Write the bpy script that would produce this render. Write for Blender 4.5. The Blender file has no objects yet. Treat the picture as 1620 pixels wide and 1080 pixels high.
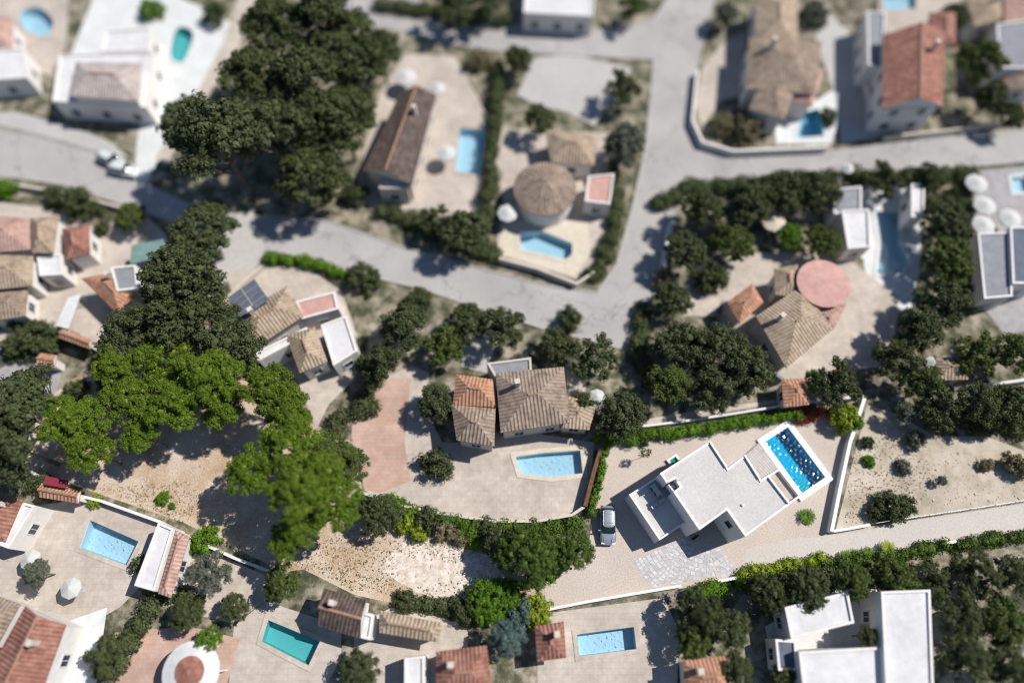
import bpy, bmesh, math, random
import numpy as np
from mathutils import Vector, Matrix
from mathutils.geometry import tessellate_polygon

random.seed(7); RNG = np.random.default_rng(11)
S = bpy.context.scene
COL = S.collection

# ------------------------------------------------------------------ camera
CAM_H, TILT, FPX = 80.0, math.radians(22.3), 1094.0
cam_d = bpy.data.cameras.new('camera'); cam = bpy.data.objects.new('camera', cam_d); COL.objects.link(cam)
cam.location = (0, 0, CAM_H); cam.rotation_euler = (TILT, 0, 0)
cam_d.sensor_width = 36; cam_d.lens = FPX / 1620 * 36
cam_d.clip_start = 1; cam_d.clip_end = 6000
# shallow focus plane through the villa plot
cam_d.dof.use_dof = True
cam_d.dof.focus_distance = 75.9
cam_d.dof.aperture_fstop = cam_d.lens / 1000 / 3.2
cam_d.dof.aperture_blades = 0
S.camera = cam

# ------------------------------------------------------------------ light
SUN_AZ, SUN_EL = math.radians(19.3), math.radians(51.3)      # azimuth from +x, counter-clockwise
w = bpy.data.worlds.new('World'); S.world = w; w.use_nodes = True
nt = w.node_tree; nt.nodes.clear()
sky = nt.nodes.new('ShaderNodeTexSky'); sky.sky_type = 'NISHITA'; sky.sun_disc = False
sky.sun_elevation = SUN_EL; sky.sun_rotation = math.pi / 2 - SUN_AZ; sky.air_density = 1.0; sky.dust_density = .2; sky.ozone_density = 4.0
bg = nt.nodes.new('ShaderNodeBackground'); bg.inputs[1].default_value = 0.085
wo = nt.nodes.new('ShaderNodeOutputWorld')
nt.links.new(sky.outputs[0], bg.inputs[0]); nt.links.new(bg.outputs[0], wo.inputs[0])
sd = bpy.data.lights.new('sun', 'SUN'); sd.energy = 5.0; sd.angle = math.radians(0.5); sd.color = (1, .955, .89)
sun = bpy.data.objects.new('sun', sd); COL.objects.link(sun)
sdir = Vector((math.cos(SUN_EL) * math.cos(SUN_AZ), math.cos(SUN_EL) * math.sin(SUN_AZ), math.sin(SUN_EL)))
sun.rotation_euler = sdir.to_track_quat('Z', 'Y').to_euler(); sun.location = (60, 20, 90)
S.view_settings.view_transform = 'Standard'; S.view_settings.look = 'None'
S.view_settings.exposure = 0.12; S.view_settings.gamma = 1
S.cycles.max_bounces = 6; S.cycles.filter_width = 1.1; S.cycles.caustics_reflective = False; S.cycles.caustics_refractive = False

# ------------------------------------------------------------------ measuring
CT, ST = math.cos(TILT), math.sin(TILT)
def ray(px, py):
    x, y = px - 810, 540 - py
    return Vector((x, y * CT + FPX * ST, y * ST - FPX * CT))
def P(px, py, z=0.0):
    d = ray(px, py); t = (CAM_H - z) / -d.z
    return Vector((d.x * t, d.y * t, z))
def Pwall(px, py, a, b):                      # where the sight line meets the vertical plane through a, b
    d = ray(px, py); n = Vector((-(b.y - a.y), b.x - a.x, 0)); o = Vector((0, 0, CAM_H))
    t = n.dot(a - o) / n.dot(d)
    return o + d * t

# ------------------------------------------------------------------ materials
MATS = {}
def hexc(s):
    v = [int(s[i:i + 2], 16) / 255 for i in (0, 2, 4)]
    return tuple((c / 12.92 if c <= .04045 else ((c + .055) / 1.055) ** 2.4) for c in v) + (1,)
def rgb(c): return hexc(c) if isinstance(c, str) else tuple(c) + (1,)
def mat(name, stops, scale=3.0, rough=.85, bump=0.0, bscale=20.0, big=0.0, bigscale=.15, kind='noise',
        metal=0.0, spec=.3, stripe=None, detail=6, island=0.0, slab=0.0, crack=0.0):
    """stops: colours low to high. big: strength of a broad stain pattern. stripe: (rotation, spacing) roof tile rows"""
    if name in MATS: return MATS[name]
    m = bpy.data.materials.new(name); m.use_nodes = True; t = m.node_tree; N = t.nodes; L = t.links
    b = N['Principled BSDF']; b.inputs['Roughness'].default_value = rough; b.inputs['Metallic'].default_value = metal
    b.inputs['Specular IOR Level'].default_value = spec
    tc = N.new('ShaderNodeTexCoord')
    if kind == 'voronoi':
        n = N.new('ShaderNodeTexVoronoi'); n.inputs['Scale'].default_value = scale; src = n.outputs['Color']
        sp = N.new('ShaderNodeSeparateColor'); L.new(src, sp.inputs[0]); src = sp.outputs[0]
    else:
        n = N.new('ShaderNodeTexNoise'); n.inputs['Scale'].default_value = scale; n.inputs['Detail'].default_value = detail
        n.inputs['Roughness'].default_value = .65; src = n.outputs['Fac']
    L.new(tc.outputs['Object'], n.inputs['Vector'])
    r = N.new('ShaderNodeValToRGB'); e = r.color_ramp.elements
    lo, hi = (.0, 1.) if kind == 'voronoi' else (.33, .67)
    if len(stops) == 1: stops = stops * 2
    for i, c in enumerate(stops):
        p = lo + (hi - lo) * i / (len(stops) - 1)
        el = e[i] if i < 2 else e.new(p)
        el.position = p
        el.color = rgb(c)
    if len(stops) > 2: # positions of first two were set in order already
        pass
    L.new(src, r.inputs[0]); col = r.outputs[0]
    if big:
        n2 = N.new('ShaderNodeTexNoise'); n2.inputs['Scale'].default_value = bigscale; n2.inputs['Detail'].default_value = 5
        L.new(tc.outputs['Object'], n2.inputs['Vector'])
        mr = N.new('ShaderNodeMapRange'); mr.inputs[1].default_value = .3; mr.inputs[2].default_value = .7
        mr.inputs[3].default_value = 1 - big; mr.inputs[4].default_value = 1 + big * .5
        L.new(n2.outputs['Fac'], mr.inputs[0])
        mx = N.new('ShaderNodeVectorMath'); mx.operation = 'SCALE'
        L.new(col, mx.inputs[0]); L.new(mr.outputs[0], mx.inputs['Scale']); col = mx.outputs[0]
    if slab or crack:
        if slab:
            k = N.new('ShaderNodeTexBrick'); k.inputs['Scale'].default_value = 1; k.inputs['Brick Width'].default_value = slab; k.inputs['Row Height'].default_value = slab * .66
            k.inputs['Mortar Size'].default_value = .03; k.inputs['Color1'].default_value = (1, 1, 1, 1); k.inputs['Color2'].default_value = (.95, .945, .94, 1); k.inputs['Mortar'].default_value = (.88, .87, .85, 1)
            L.new(tc.outputs['Object'], k.inputs['Vector']); ko = k.outputs['Color']
        else:
            k = N.new('ShaderNodeTexVoronoi'); k.feature = 'DISTANCE_TO_EDGE'; k.inputs['Scale'].default_value = crack
            nz = N.new('ShaderNodeTexNoise'); nz.inputs['Scale'].default_value = .8; L.new(tc.outputs['Object'], nz.inputs['Vector'])
            va = N.new('ShaderNodeVectorMath'); va.operation = 'MULTIPLY_ADD'; va.inputs[1].default_value = (3, 3, 3); L.new(nz.outputs['Color'], va.inputs[0]); L.new(tc.outputs['Object'], va.inputs[2]); L.new(va.outputs[0], k.inputs['Vector'])
            mk = N.new('ShaderNodeMapRange'); mk.inputs[1].default_value = .0; mk.inputs[2].default_value = .012; mk.inputs[3].default_value = .6; mk.inputs[4].default_value = 1; L.new(k.outputs['Distance'], mk.inputs[0]); ko = mk.outputs[0]
        mm = N.new('ShaderNodeVectorMath'); mm.operation = 'MULTIPLY'; L.new(col, mm.inputs[0]); L.new(ko, mm.inputs[1]); col = mm.outputs[0]
    if island:
        g = N.new('ShaderNodeNewGeometry'); mr = N.new('ShaderNodeMapRange')
        mr.inputs[3].default_value = 1 - island; mr.inputs[4].default_value = 1 + island
        L.new(g.outputs['Random Per Island'], mr.inputs[0])
        mx = N.new('ShaderNodeVectorMath'); mx.operation = 'SCALE'
        L.new(col, mx.inputs[0]); L.new(mr.outputs[0], mx.inputs['Scale']); col = mx.outputs[0]
    hgt = None
    if stripe:
        uv = N.new('ShaderNodeTexCoord'); sx = N.new('ShaderNodeSeparateXYZ'); L.new(uv.outputs['UV'], sx.inputs[0])
        m1 = N.new('ShaderNodeMath'); m1.operation = 'MULTIPLY'; m1.inputs[1].default_value = 2 * math.pi / stripe; L.new(sx.outputs[0], m1.inputs[0])
        s1 = N.new('ShaderNodeMath'); s1.operation = 'SINE'; L.new(m1.outputs[0], s1.inputs[0])
        hgt = s1.outputs[0]
        mr = N.new('ShaderNodeMapRange'); mr.inputs[1].default_value = -1; mr.inputs[3].default_value = .84; mr.inputs[4].default_value = 1.08
        L.new(s1.outputs[0], mr.inputs[0])
        mx = N.new('ShaderNodeVectorMath'); mx.operation = 'SCALE'
        L.new(col, mx.inputs[0]); L.new(mr.outputs[0], mx.inputs['Scale']); col = mx.outputs[0]
    L.new(col, b.inputs['Base Color'])
    if bump:
        bp = N.new('ShaderNodeBump'); bp.inputs['Strength'].default_value = min(1, bump); bp.inputs['Distance'].default_value = .05 * max(1, bump)
        if hgt is None:
            n3 = N.new('ShaderNodeTexNoise'); n3.inputs['Scale'].default_value = bscale; n3.inputs['Detail'].default_value = 4
            L.new(tc.outputs['Object'], n3.inputs['Vector']); hgt = n3.outputs['Fac']
        L.new(hgt, bp.inputs['Height']); L.new(bp.outputs[0], b.inputs['Normal'])
    MATS[name] = m; return m
def leafmat(name, c1, c2, c3=None, trans=.22):
    if name in MATS: return MATS[name]
    m = bpy.data.materials.new(name); m.use_nodes = True; t = m.node_tree; N = t.nodes; L = t.links
    b = N['Principled BSDF']; b.inputs['Roughness'].default_value = .7; b.inputs['Specular IOR Level'].default_value = .15
    tc = N.new('ShaderNodeTexCoord'); n = N.new('ShaderNodeTexNoise'); n.inputs['Scale'].default_value = 2.2; n.inputs['Detail'].default_value = 3
    L.new(tc.outputs['Object'], n.inputs['Vector'])
    g = N.new('ShaderNodeNewGeometry'); a = N.new('ShaderNodeMath'); a.operation = 'ADD'
    s = N.new('ShaderNodeMath'); s.operation = 'MULTIPLY'; s.inputs[1].default_value = .5; L.new(g.outputs['Random Per Island'], s.inputs[0])
    L.new(n.outputs['Fac'], a.inputs[0]); L.new(s.outputs[0], a.inputs[1])
    oi = N.new('ShaderNodeObjectInfo'); s2 = N.new('ShaderNodeMath'); s2.operation = 'MULTIPLY_ADD'; s2.inputs[1].default_value = .3
    L.new(oi.outputs['Random'], s2.inputs[0]); L.new(a.outputs[0], s2.inputs[2])
    r = N.new('ShaderNodeValToRGB'); e = r.color_ramp.elements; e[0].position = .5; e[0].color = tuple(c1) + (1,)
    e[1].position = 1.15 if 0 else 1.0; e[1].color = tuple(c2) + (1,)
    if c3: q = e.new(.93); q.color = tuple(c3) + (1,)
    L.new(s2.outputs[0], r.inputs[0]); L.new(r.outputs[0], b.inputs['Base Color'])
    tr = N.new('ShaderNodeBsdfTranslucent'); L.new(r.outputs[0], tr.inputs[0])
    mx = N.new('ShaderNodeMixShader'); mx.inputs[0].default_value = trans
    L.new(b.outputs[0], mx.inputs[1]); L.new(tr.outputs[0], mx.inputs[2]); L.new(mx.outputs[0], N['Material Output'].inputs[0])
    MATS[name] = m; return m
def plain(name, c, rough=.5, metal=0.0, spec=.5, coat=0.0, emit=None):
    if name in MATS: return MATS[name]
    m = bpy.data.materials.new(name); m.use_nodes = True; N = m.node_tree.nodes; L = m.node_tree.links; b = N['Principled BSDF']
    b.inputs['Roughness'].default_value = rough; b.inputs['Metallic'].default_value = metal
    b.inputs['Specular IOR Level'].default_value = spec; b.inputs['Coat Weight'].default_value = coat
    n = N.new('ShaderNodeTexNoise'); n.inputs['Scale'].default_value = 9; tc = N.new('ShaderNodeTexCoord'); L.new(tc.outputs['Object'], n.inputs['Vector'])
    r = N.new('ShaderNodeValToRGB'); r.color_ramp.elements[0].color = tuple(x * .9 for x in c) + (1,); r.color_ramp.elements[1].color = tuple(min(1, x * 1.08) for x in c) + (1,)
    L.new(n.outputs['Fac'], r.inputs[0]); L.new(r.outputs[0], b.inputs['Base Color'])
    MATS[name] = m; return m
def watermat(name, tint, glint=.35, gloss=.05, scale=2.2):
    if name in MATS: return MATS[name]
    m = bpy.data.materials.new(name); m.use_nodes = True; t = m.node_tree; N = t.nodes; L = t.links; N.remove(N['Principled BSDF'])
    tr = N.new('ShaderNodeBsdfTransparent'); tr.inputs[0].default_value = tuple(tint) + (1,)
    if glint == 0:
        gl = N.new('ShaderNodeBsdfGlossy'); gl.inputs['Roughness'].default_value = gloss; fr = N.new('ShaderNodeFresnel'); fr.inputs[0].default_value = 1.4
        mx = N.new('ShaderNodeMixShader'); L.new(fr.outputs[0], mx.inputs[0]); L.new(tr.outputs[0], mx.inputs[1]); L.new(gl.outputs[0], mx.inputs[2]); L.new(mx.outputs[0], N['Material Output'].inputs[0]); MATS[name] = m; return m
    gl = N.new('ShaderNodeBsdfGlossy'); gl.inputs['Roughness'].default_value = gloss
    tc = N.new('ShaderNodeTexCoord'); n = N.new('ShaderNodeTexNoise'); n.inputs['Scale'].default_value = scale; n.inputs['Detail'].default_value = 3
    n.inputs['Roughness'].default_value = .55
    L.new(tc.outputs['Object'], n.inputs['Vector'])
    bp = N.new('ShaderNodeBump'); bp.inputs['Strength'].default_value = 1; bp.inputs['Distance'].default_value = glint
    L.new(n.outputs['Fac'], bp.inputs['Height']); L.new(bp.outputs[0], gl.inputs['Normal'])
    fr = N.new('ShaderNodeFresnel'); fr.inputs[0].default_value = 1.33; L.new(bp.outputs[0], fr.inputs['Normal'])
    mx = N.new('ShaderNodeMixShader'); L.new(fr.outputs[0], mx.inputs[0]); L.new(tr.outputs[0], mx.inputs[1]); L.new(gl.outputs[0], mx.inputs[2])
    L.new(mx.outputs[0], N['Material Output'].inputs[0]); MATS[name] = m; return m

# ------------------------------------------------------------------ mesh building
class MB:
    def __init__(s): s.v = []; s.f = []; s.uv = []
    def face(s, pts, uvs=None):
        i = len(s.v); s.v += [tuple(p) for p in pts]; s.f.append(tuple(range(i, i + len(pts))))
        s.uv += uvs if uvs else [(0, 0)] * len(pts)
    def prism(s, poly, z0, z1, top=True, bottom=False, holes=()):
        poly = [Vector((p[0], p[1], 0)) for p in poly]
        if area(poly) < 0: poly = poly[::-1]
        n = len(poly)
        for i in range(n):
            a, b = poly[i], poly[(i + 1) % n]
            if z1 > z0: s.face([(a.x, a.y, z0), (b.x, b.y, z0), (b.x, b.y, z1), (a.x, a.y, z1)])
        if top: s.flat(poly, z1, holes)
        if bottom:
            for t in tessellate_polygon([poly]): s.face([(poly[i].x, poly[i].y, z0) for i in t])
    def flat(s, poly, z, holes=()):
        loops = [[Vector((p[0], p[1], 0)) for p in poly]] + [[Vector((p[0], p[1], 0)) for p in h] for h in holes]
        allp = [p for l in loops for p in l]
        for t in tessellate_polygon(loops):
            a, b, c = [allp[i] for i in t]
            if (b - a).cross(c - a).z < 0: b, c = c, b
            s.face([(q.x, q.y, z) for q in (a, b, c)])
    def ring(s, outer, wdt, z0, z1):
        outer = [Vector((p[0], p[1], 0)) for p in outer]
        if area(outer) < 0: outer = outer[::-1]
        inner = inset(outer, wdt); n = len(outer)
        for i in range(n):
            j = (i + 1) % n; a, b, c, d = outer[i], outer[j], inner[j], inner[i]
            s.face([(q.x, q.y, z1) for q in (a, b, c, d)])
            s.face([(a.x, a.y, z0), (b.x, b.y, z0), (b.x, b.y, z1), (a.x, a.y, z1)])
            s.face([(c.x, c.y, z0), (d.x, d.y, z0), (d.x, d.y, z1), (c.x, c.y, z1)])
        return inner
    def box(s, c, sx, sy, z0, z1, ang=0.0):
        ca, sa = math.cos(ang), math.sin(ang)
        q = [(c[0] + x * ca - y * sa, c[1] + x * sa + y * ca) for x, y in ((-sx / 2, -sy / 2), (sx / 2, -sy / 2), (sx / 2, sy / 2), (-sx / 2, sy / 2))]
        s.prism(q, z0, z1, bottom=True)
    def tube(s, a, b, r0, r1, n=8, cap=True):
        a, b = Vector(a), Vector(b); d = (b - a).normalized(); u = d.orthogonal().normalized(); v = d.cross(u)
        R = [[p + (u * math.cos(t) + v * math.sin(t)) * r for t in [2 * math.pi * k / n for k in range(n)]] for p, r in ((a, r0), (b, r1))]
        for k in range(n): s.face([R[0][k], R[0][(k + 1) % n], R[1][(k + 1) % n], R[1][k]])
        if cap: s.face(R[1]); s.face(R[0][::-1])
    def strip(s, pts, wdt, z0, z1):        # a wall along a polyline, mitred
        L_, R_ = offset_line(pts, wdt / 2), offset_line(pts, -wdt / 2)
        for i in range(len(pts) - 1):
            a, b, c, d = L_[i], L_[i + 1], R_[i + 1], R_[i]
            s.face([(q.x, q.y, z1) for q in (d, c, b, a)])
            s.face([(a.x, a.y, z1), (b.x, b.y, z1), (b.x, b.y, z0), (a.x, a.y, z0)])
            s.face([(c.x, c.y, z1), (d.x, d.y, z1), (d.x, d.y, z0), (c.x, c.y, z0)])
        for a, b in ((L_[0], R_[0]), (R_[-1], L_[-1])):
            s.face([(a.x, a.y, z1), (b.x, b.y, z1), (b.x, b.y, z0), (a.x, a.y, z0)])
    def build(s, name, m, parent=None, smooth=False):
        me = bpy.data.meshes.new(name)
        o0 = parent_origin(parent)
        vs = [(x - o0[0], y - o0[1], z - o0[2]) for x, y, z in s.v] if parent else s.v
        me.from_pydata(vs, [], s.f)
        uvl = me.uv_layers.new(name='uv'); uvl.data.foreach_set('uv', [c for u in s.uv for c in u])
        me.materials.append(m); me.update()
        if smooth: me.shade_smooth()
        o = bpy.data.objects.new(name, me); COL.objects.link(o)
        if parent: o.parent = parent
        return o
def area(p): return sum(p[i][0] * p[(i + 1) % len(p)][1] - p[(i + 1) % len(p)][0] * p[i][1] for i in range(len(p))) / 2
def inset(poly, d):
    n = len(poly); out = []
    for i in range(n):
        a, b, c = poly[i - 1], poly[i], poly[(i + 1) % n]
        e1 = (b - a).normalized(); e2 = (c - b).normalized()
        n1 = Vector((-e1.y, e1.x, 0)); n2 = Vector((-e2.y, e2.x, 0)); k = 1 + n1.dot(n2)
        out.append(b + (n1 + n2) * (d / max(k, .15)))
    return out
def offset_line(pts, d):
    pts = [Vector((p[0], p[1], 0)) for p in pts]; n = len(pts); out = []
    for i in range(n):
        e = []
        if i > 0: e.append((pts[i] - pts[i - 1]).normalized())
        if i < n - 1: e.append((pts[i + 1] - pts[i]).normalized())
        ns = [Vector((-q.y, q.x, 0)) for q in e]; sm = sum(ns, Vector()); k = 1 + ns[0].dot(ns[-1]) if len(ns) > 1 else 1
        out.append(pts[i] + sm * (d / k))
    return out
def parent_origin(p):
    o = Vector((0, 0, 0))
    while p: o += p.location; p = p.parent
    return o
def inside(pt, poly):
    x, y = pt[0], pt[1]; c = False; n = len(poly)
    for i in range(n):
        a, b = poly[i], poly[i - 1]
        if (a[1] > y) != (b[1] > y) and x < (b[0] - a[0]) * (y - a[1]) / (b[1] - a[1]) + a[0]: c = not c
    return c
def tag(o, label=None, cat=None, group=None, kind=None):
    if label: o['label'] = label
    if cat: o['category'] = cat
    if group: o['group'] = group
    if kind: o['kind'] = kind
    return o
def thing(name, loc, label, cat, group=None):
    o = bpy.data.objects.new(name, None); o.empty_display_size = .5; COL.objects.link(o); o.location = loc
    return tag(o, label, cat, group)
def smoothline(pts, n=6, closed=False):
    out = []; m = len(pts)
    rng = range(m) if closed else range(m - 1)
    for i in rng:
        g = lambda k: Vector(pts[k % m]) if closed else Vector(pts[max(0, min(m - 1, k))])
        p0, p1, p2, p3 = g(i - 1), g(i), g(i + 1), g(i + 2)
        for k in range(n):
            t = k / n
            out.append(.5 * ((2 * p1) + (-p0 + p2) * t + (2 * p0 - 5 * p1 + 4 * p2 - p3) * t * t + (-p0 + 3 * p1 - 3 * p2 + p3) * t ** 3))
    if not closed: out.append(Vector(pts[-1]))
    return out
def PL(px, z=0): return [P(x, y, z) for x, y in px]

# ------------------------------------------------------------------ vegetation
def leaf_mesh(name, pts, nrm, size, extra=None):
    """one small quad per leaf clump at pts facing nrm"""
    n = len(pts); nrm = nrm / np.linalg.norm(nrm, axis=1, keepdims=True)
    r = RNG.normal(size=(n, 3)); u = np.cross(nrm, r); u /= np.linalg.norm(u, axis=1, keepdims=True); v = np.cross(nrm, u)
    s1 = (size * RNG.uniform(.55, 1.25, n))[:, None]; s2 = s1 * RNG.uniform(.5, 1., n)[:, None]
    q = np.stack([pts - u * s1, pts - v * s2, pts + u * s1, pts + v * s2], 1).reshape(-1, 3)
    faces = np.arange(4 * n).reshape(-1, 4)
    vs, fs = [q], [faces]; base = 4 * n
    tris = []
    if extra:
        for ev, ef in extra:
            vs.append(ev); tris.append(ef + base); base += len(ev)
    V = np.concatenate(vs); me = bpy.data.meshes.new(name)
    T = np.concatenate(tris) if tris else np.zeros((0, 3), int)
    nl = faces.size + T.size; np_ = len(faces) + len(T)
    me.vertices.add(len(V)); me.vertices.foreach_set('co', V.astype(np.float32).ravel())
    me.loops.add(nl); me.loops.foreach_set('vertex_index', np.concatenate([faces.ravel(), T.ravel()]).astype(np.int32))
    me.polygons.add(np_)
    ls = np.concatenate([np.arange(len(faces)) * 4, faces.size + np.arange(len(T)) * 3]).astype(np.int32)
    me.polygons.foreach_set('loop_start', ls)
    me.update(calc_edges=True); me.validate()
    return me
_b = bmesh.new(); bmesh.ops.create_icosphere(_b, subdivisions=2, radius=1)
ICO_V = np.array([v.co[:] for v in _b.verts]); _b.verts.index_update(); ICO_F = np.array([[v.index for v in f.verts] for f in _b.faces]); _b.free()
def sphere_dirs(n, zmin=-.35):
    d = RNG.normal(size=(n * 3, 3)); d /= np.linalg.norm(d, axis=1, keepdims=True); d = d[d[:, 2] > zmin]
    return d[:n]
def crown_proto(name, R, H, nclump, rc, nsub, rs, nleaf, leaf, flat=.7, shape='dome', lobes=0):
    """crown of clumps, each clump of smaller tufts, each tuft of leaf quads; unit: metres, centred at its middle"""
    cs = []
    tries = 0; amp = [RNG.uniform(.0, .22) for _ in range(3)]; ph = [RNG.uniform(0, 6.28) for _ in range(3)]
    lob = [(.52 * math.cos(k * 1.2566 + ph[0]) * RNG.uniform(.8, 1.15), .52 * math.sin(k * 1.2566 + ph[0]) * RNG.uniform(.8, 1.15), RNG.uniform(.30, .42), RNG.uniform(-.38, .3)) for k in range(5)] + [(0, 0, .42, .38)]
    while len(cs) < nclump and tries < 6000:
        tries += 1
        if lobes == 2:
            lx, ly, lr, lz = lob[RNG.integers(6)]; a = RNG.uniform(0, 6.283); rr = math.sqrt(RNG.uniform(0, 1)); r = rc * RNG.uniform(.65, 1.25)
            x, y = (lx + lr * rr * math.cos(a)) * (R - rc * .4), (ly + lr * rr * math.sin(a)) * (R - rc * .4); z = lz * H + lr * R * (.95 * math.sqrt(1 - rr * rr) - .4)
            if any((x - c[0]) ** 2 + (y - c[1]) ** 2 + (z - c[2]) ** 2 < (.42 * (r + c[3])) ** 2 for c in cs): continue
            cs.append((x, y, z, r)); continue
        a = RNG.uniform(0, 2 * math.pi); rr = math.sqrt(RNG.uniform(0, 1))
        edge = 1 - sum(amp[k] * (.5 + .5 * math.sin((k + 2) * a + ph[k])) for k in range(3)) * (1.0 if lobes else .6)
        x, y = rr * edge * math.cos(a) * (R - rc * .6), rr * edge * math.sin(a) * (R - rc * .6)
        top = math.sqrt(max(0, 1 - rr ** 2))
        z = H * (top - .45) * RNG.uniform(.75, 1.05) if RNG.random() < .75 else H * RNG.uniform(-.45, max(-.4, top - .6))
        r = rc * RNG.uniform(.65, 1.3)
        if any((x - c[0]) ** 2 + (y - c[1]) ** 2 + (z - c[2]) ** 2 < (.62 * (r + c[3])) ** 2 for c in cs): continue
        cs.append((x, y, z, r))
    P_, N_, core = [], [], []
    for x, y, z, r in cs:
        c = np.array([x, y, z]); sc = np.array([1, 1, flat])
        core.append((c + ICO_V * r * .58 * sc * RNG.uniform(.75, 1.15, (len(ICO_V), 1)), ICO_F))
        k = max(5, int(nsub * (r / rc) ** 2)); d = sphere_dirs(k); sub = c + d * r * .85 * sc
        for s_, d_ in zip(sub, d):
            rr = rs * RNG.uniform(.6, 1.35); q = sphere_dirs(nleaf, -.5)
            P_.append(s_ + q * rr * RNG.uniform(.75, 1.1, (len(q), 1)) * np.array([1, 1, .85])); N_.append(q + d_ * .4 + RNG.normal(scale=.45, size=q.shape))
    return leaf_mesh(name, np.concatenate(P_), np.concatenate(N_), leaf, core)
def trunk_proto(name, limbs, seed):
    rr = random.Random(seed); m = MB()
    m.tube((0, 0, -.02), (.03, .02, .55), .05, .034, 8)
    for i in range(limbs):
        a = 2 * math.pi * i / limbs + rr.uniform(-.4, .4); b = Vector((.03, .02, .3 + .25 * rr.random()))
        mid = b + Vector((math.cos(a) * .22, math.sin(a) * .22, .2)); end = Vector((math.cos(a) * .62, math.sin(a) * .62, .92 + .1 * rr.random()))
        m.tube(b, mid, .022, .015, 6); m.tube(mid, end, .015, .005, 5)
        for k in range(2):
            a2 = a + rr.choice((-1, 1)) * rr.uniform(.4, .9); e2 = mid + Vector((math.cos(a2) * .3, math.sin(a2) * .3, .22)); m.tube(mid, e2, .009, .003, 5)
    me_o = m.build(name, mat('bark', ['4a3f35', '8d8276'], 8, bump=.5)); me = me_o.data; bpy.data.objects.remove(me_o); return me
PROTO = {}
def get_proto(k):
    if k in PROTO: return PROTO[k]
    f = dict(
        pine0=lambda: crown_proto('pine_crown', 5, 3.2, 92, .68, 16, .22, 38, .07, .8, lobes=2),
        pine1=lambda: crown_proto('pine_crown', 5, 3.4, 96, .64, 16, .21, 38, .07, .8, lobes=2),
        pine2=lambda: crown_proto('pine_crown', 5, 3.0, 86, .72, 17, .23, 38, .07, .8, lobes=2),
        broad0=lambda: crown_proto('broad_crown', 4, 3.4, 60, .66, 14, .25, 30, .085, .9),
        broad1=lambda: crown_proto('broad_crown', 4, 3.0, 54, .72, 14, .27, 30, .09, .9, lobes=1),
        far0=lambda: crown_proto('crown', 4, 3.2, 42, .85, 12, .33, 26, .13, .85),
        far2=lambda: crown_proto('crown', 4, 3.0, 44, .75, 11, .3, 26, .12, .8, lobes=2),
        far3=lambda: crown_proto('crown', 4, 3.8, 50, .62, 10, .3, 26, .12, .9, lobes=2),
        far1=lambda: crown_proto('crown', 4, 3.2, 38, .9, 12, .35, 26, .13, .8, lobes=1),
        bush0=lambda: crown_proto('bush_leaves', 1.5, 1.3, 20, .42, 11, .17, 26, .065, .9),
        bush1=lambda: crown_proto('bush_leaves', 1.5, 1.2, 18, .45, 11, .18, 26, .065, .9, lobes=1),
    )[k]
    PROTO[k] = f(); return PROTO[k]
TR = {}
def trunk(i):
    if i not in TR: TR[i] = trunk_proto('trunk', 6, i)
    return TR[i]
LEAF = dict(
    pinelit=((.020, .046, .006), (.090, .165, .012), (.20, .27, .03)),
    pine=((.035, .052, .016), (.09, .125, .030), (.13, .17, .045)),
    pinegold=((.024, .048, .006), (.105, .170, .012), (.23, .275, .03)),
    pinedeep=((.016, .040, .008), (.072, .145, .014), (.17, .24, .03)),
    olive=((.032, .042, .018), (.075, .095, .036), (.11, .125, .05)),
    dark=((.030, .040, .018), (.074, .098, .040), (.12, .14, .06)),
    oak=((.022, .050, .010), (.075, .14, .018), (.14, .20, .04)),
    grey=((.055, .065, .045), (.13, .145, .10), (.18, .20, .15)),
    green=((.030, .075, .008), (.095, .20, .014), (.16, .28, .03)),
    lime=((.10, .14, .010), (.23, .31, .025), (.34, .40, .045)),
    red=((.10, .025, .012), (.24, .06, .025), (.30, .12, .04)),
    dry=((.12, .10, .05), (.24, .20, .11), (.3, .27, .16)),
    blueg=((.04, .07, .06), (.11, .17, .15), (.16, .22, .2)),
)
def lm(k): return leafmat('foliage_' + k, *LEAF[k])
def tree(px, py, r, zc, proto, mt, label, name='tree', cat='tree', group=None, sy=1.0, rot=None, hz=1.0):
    c = P(px, py, zc); base = (c.x, c.y, 0)
    g = thing(name, base, label, cat, group)
    R0 = 5 if proto.startswith('pine') else 4
    me = get_proto(proto); o = bpy.data.objects.new('crown', me); COL.objects.link(o); o.parent = g
    if not me.materials: me.materials.append(None)
    o.material_slots[0].link = 'OBJECT'; o.material_slots[0].material = lm(mt)
    k = r / R0; o.location = (0, 0, zc); o.scale = (k, k * sy, k * hz)
    rot = random.uniform(0, 6.28) if rot is None else rot; o.rotation_euler = (0, 0, rot)
    t = bpy.data.objects.new('trunk', trunk(random.randint(0, 3))); COL.objects.link(t); t.parent = g
    t.scale = (r * 1.1, r * 1.1, zc + .1 * r); t.rotation_euler = (0, 0, rot)
    return g
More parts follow.
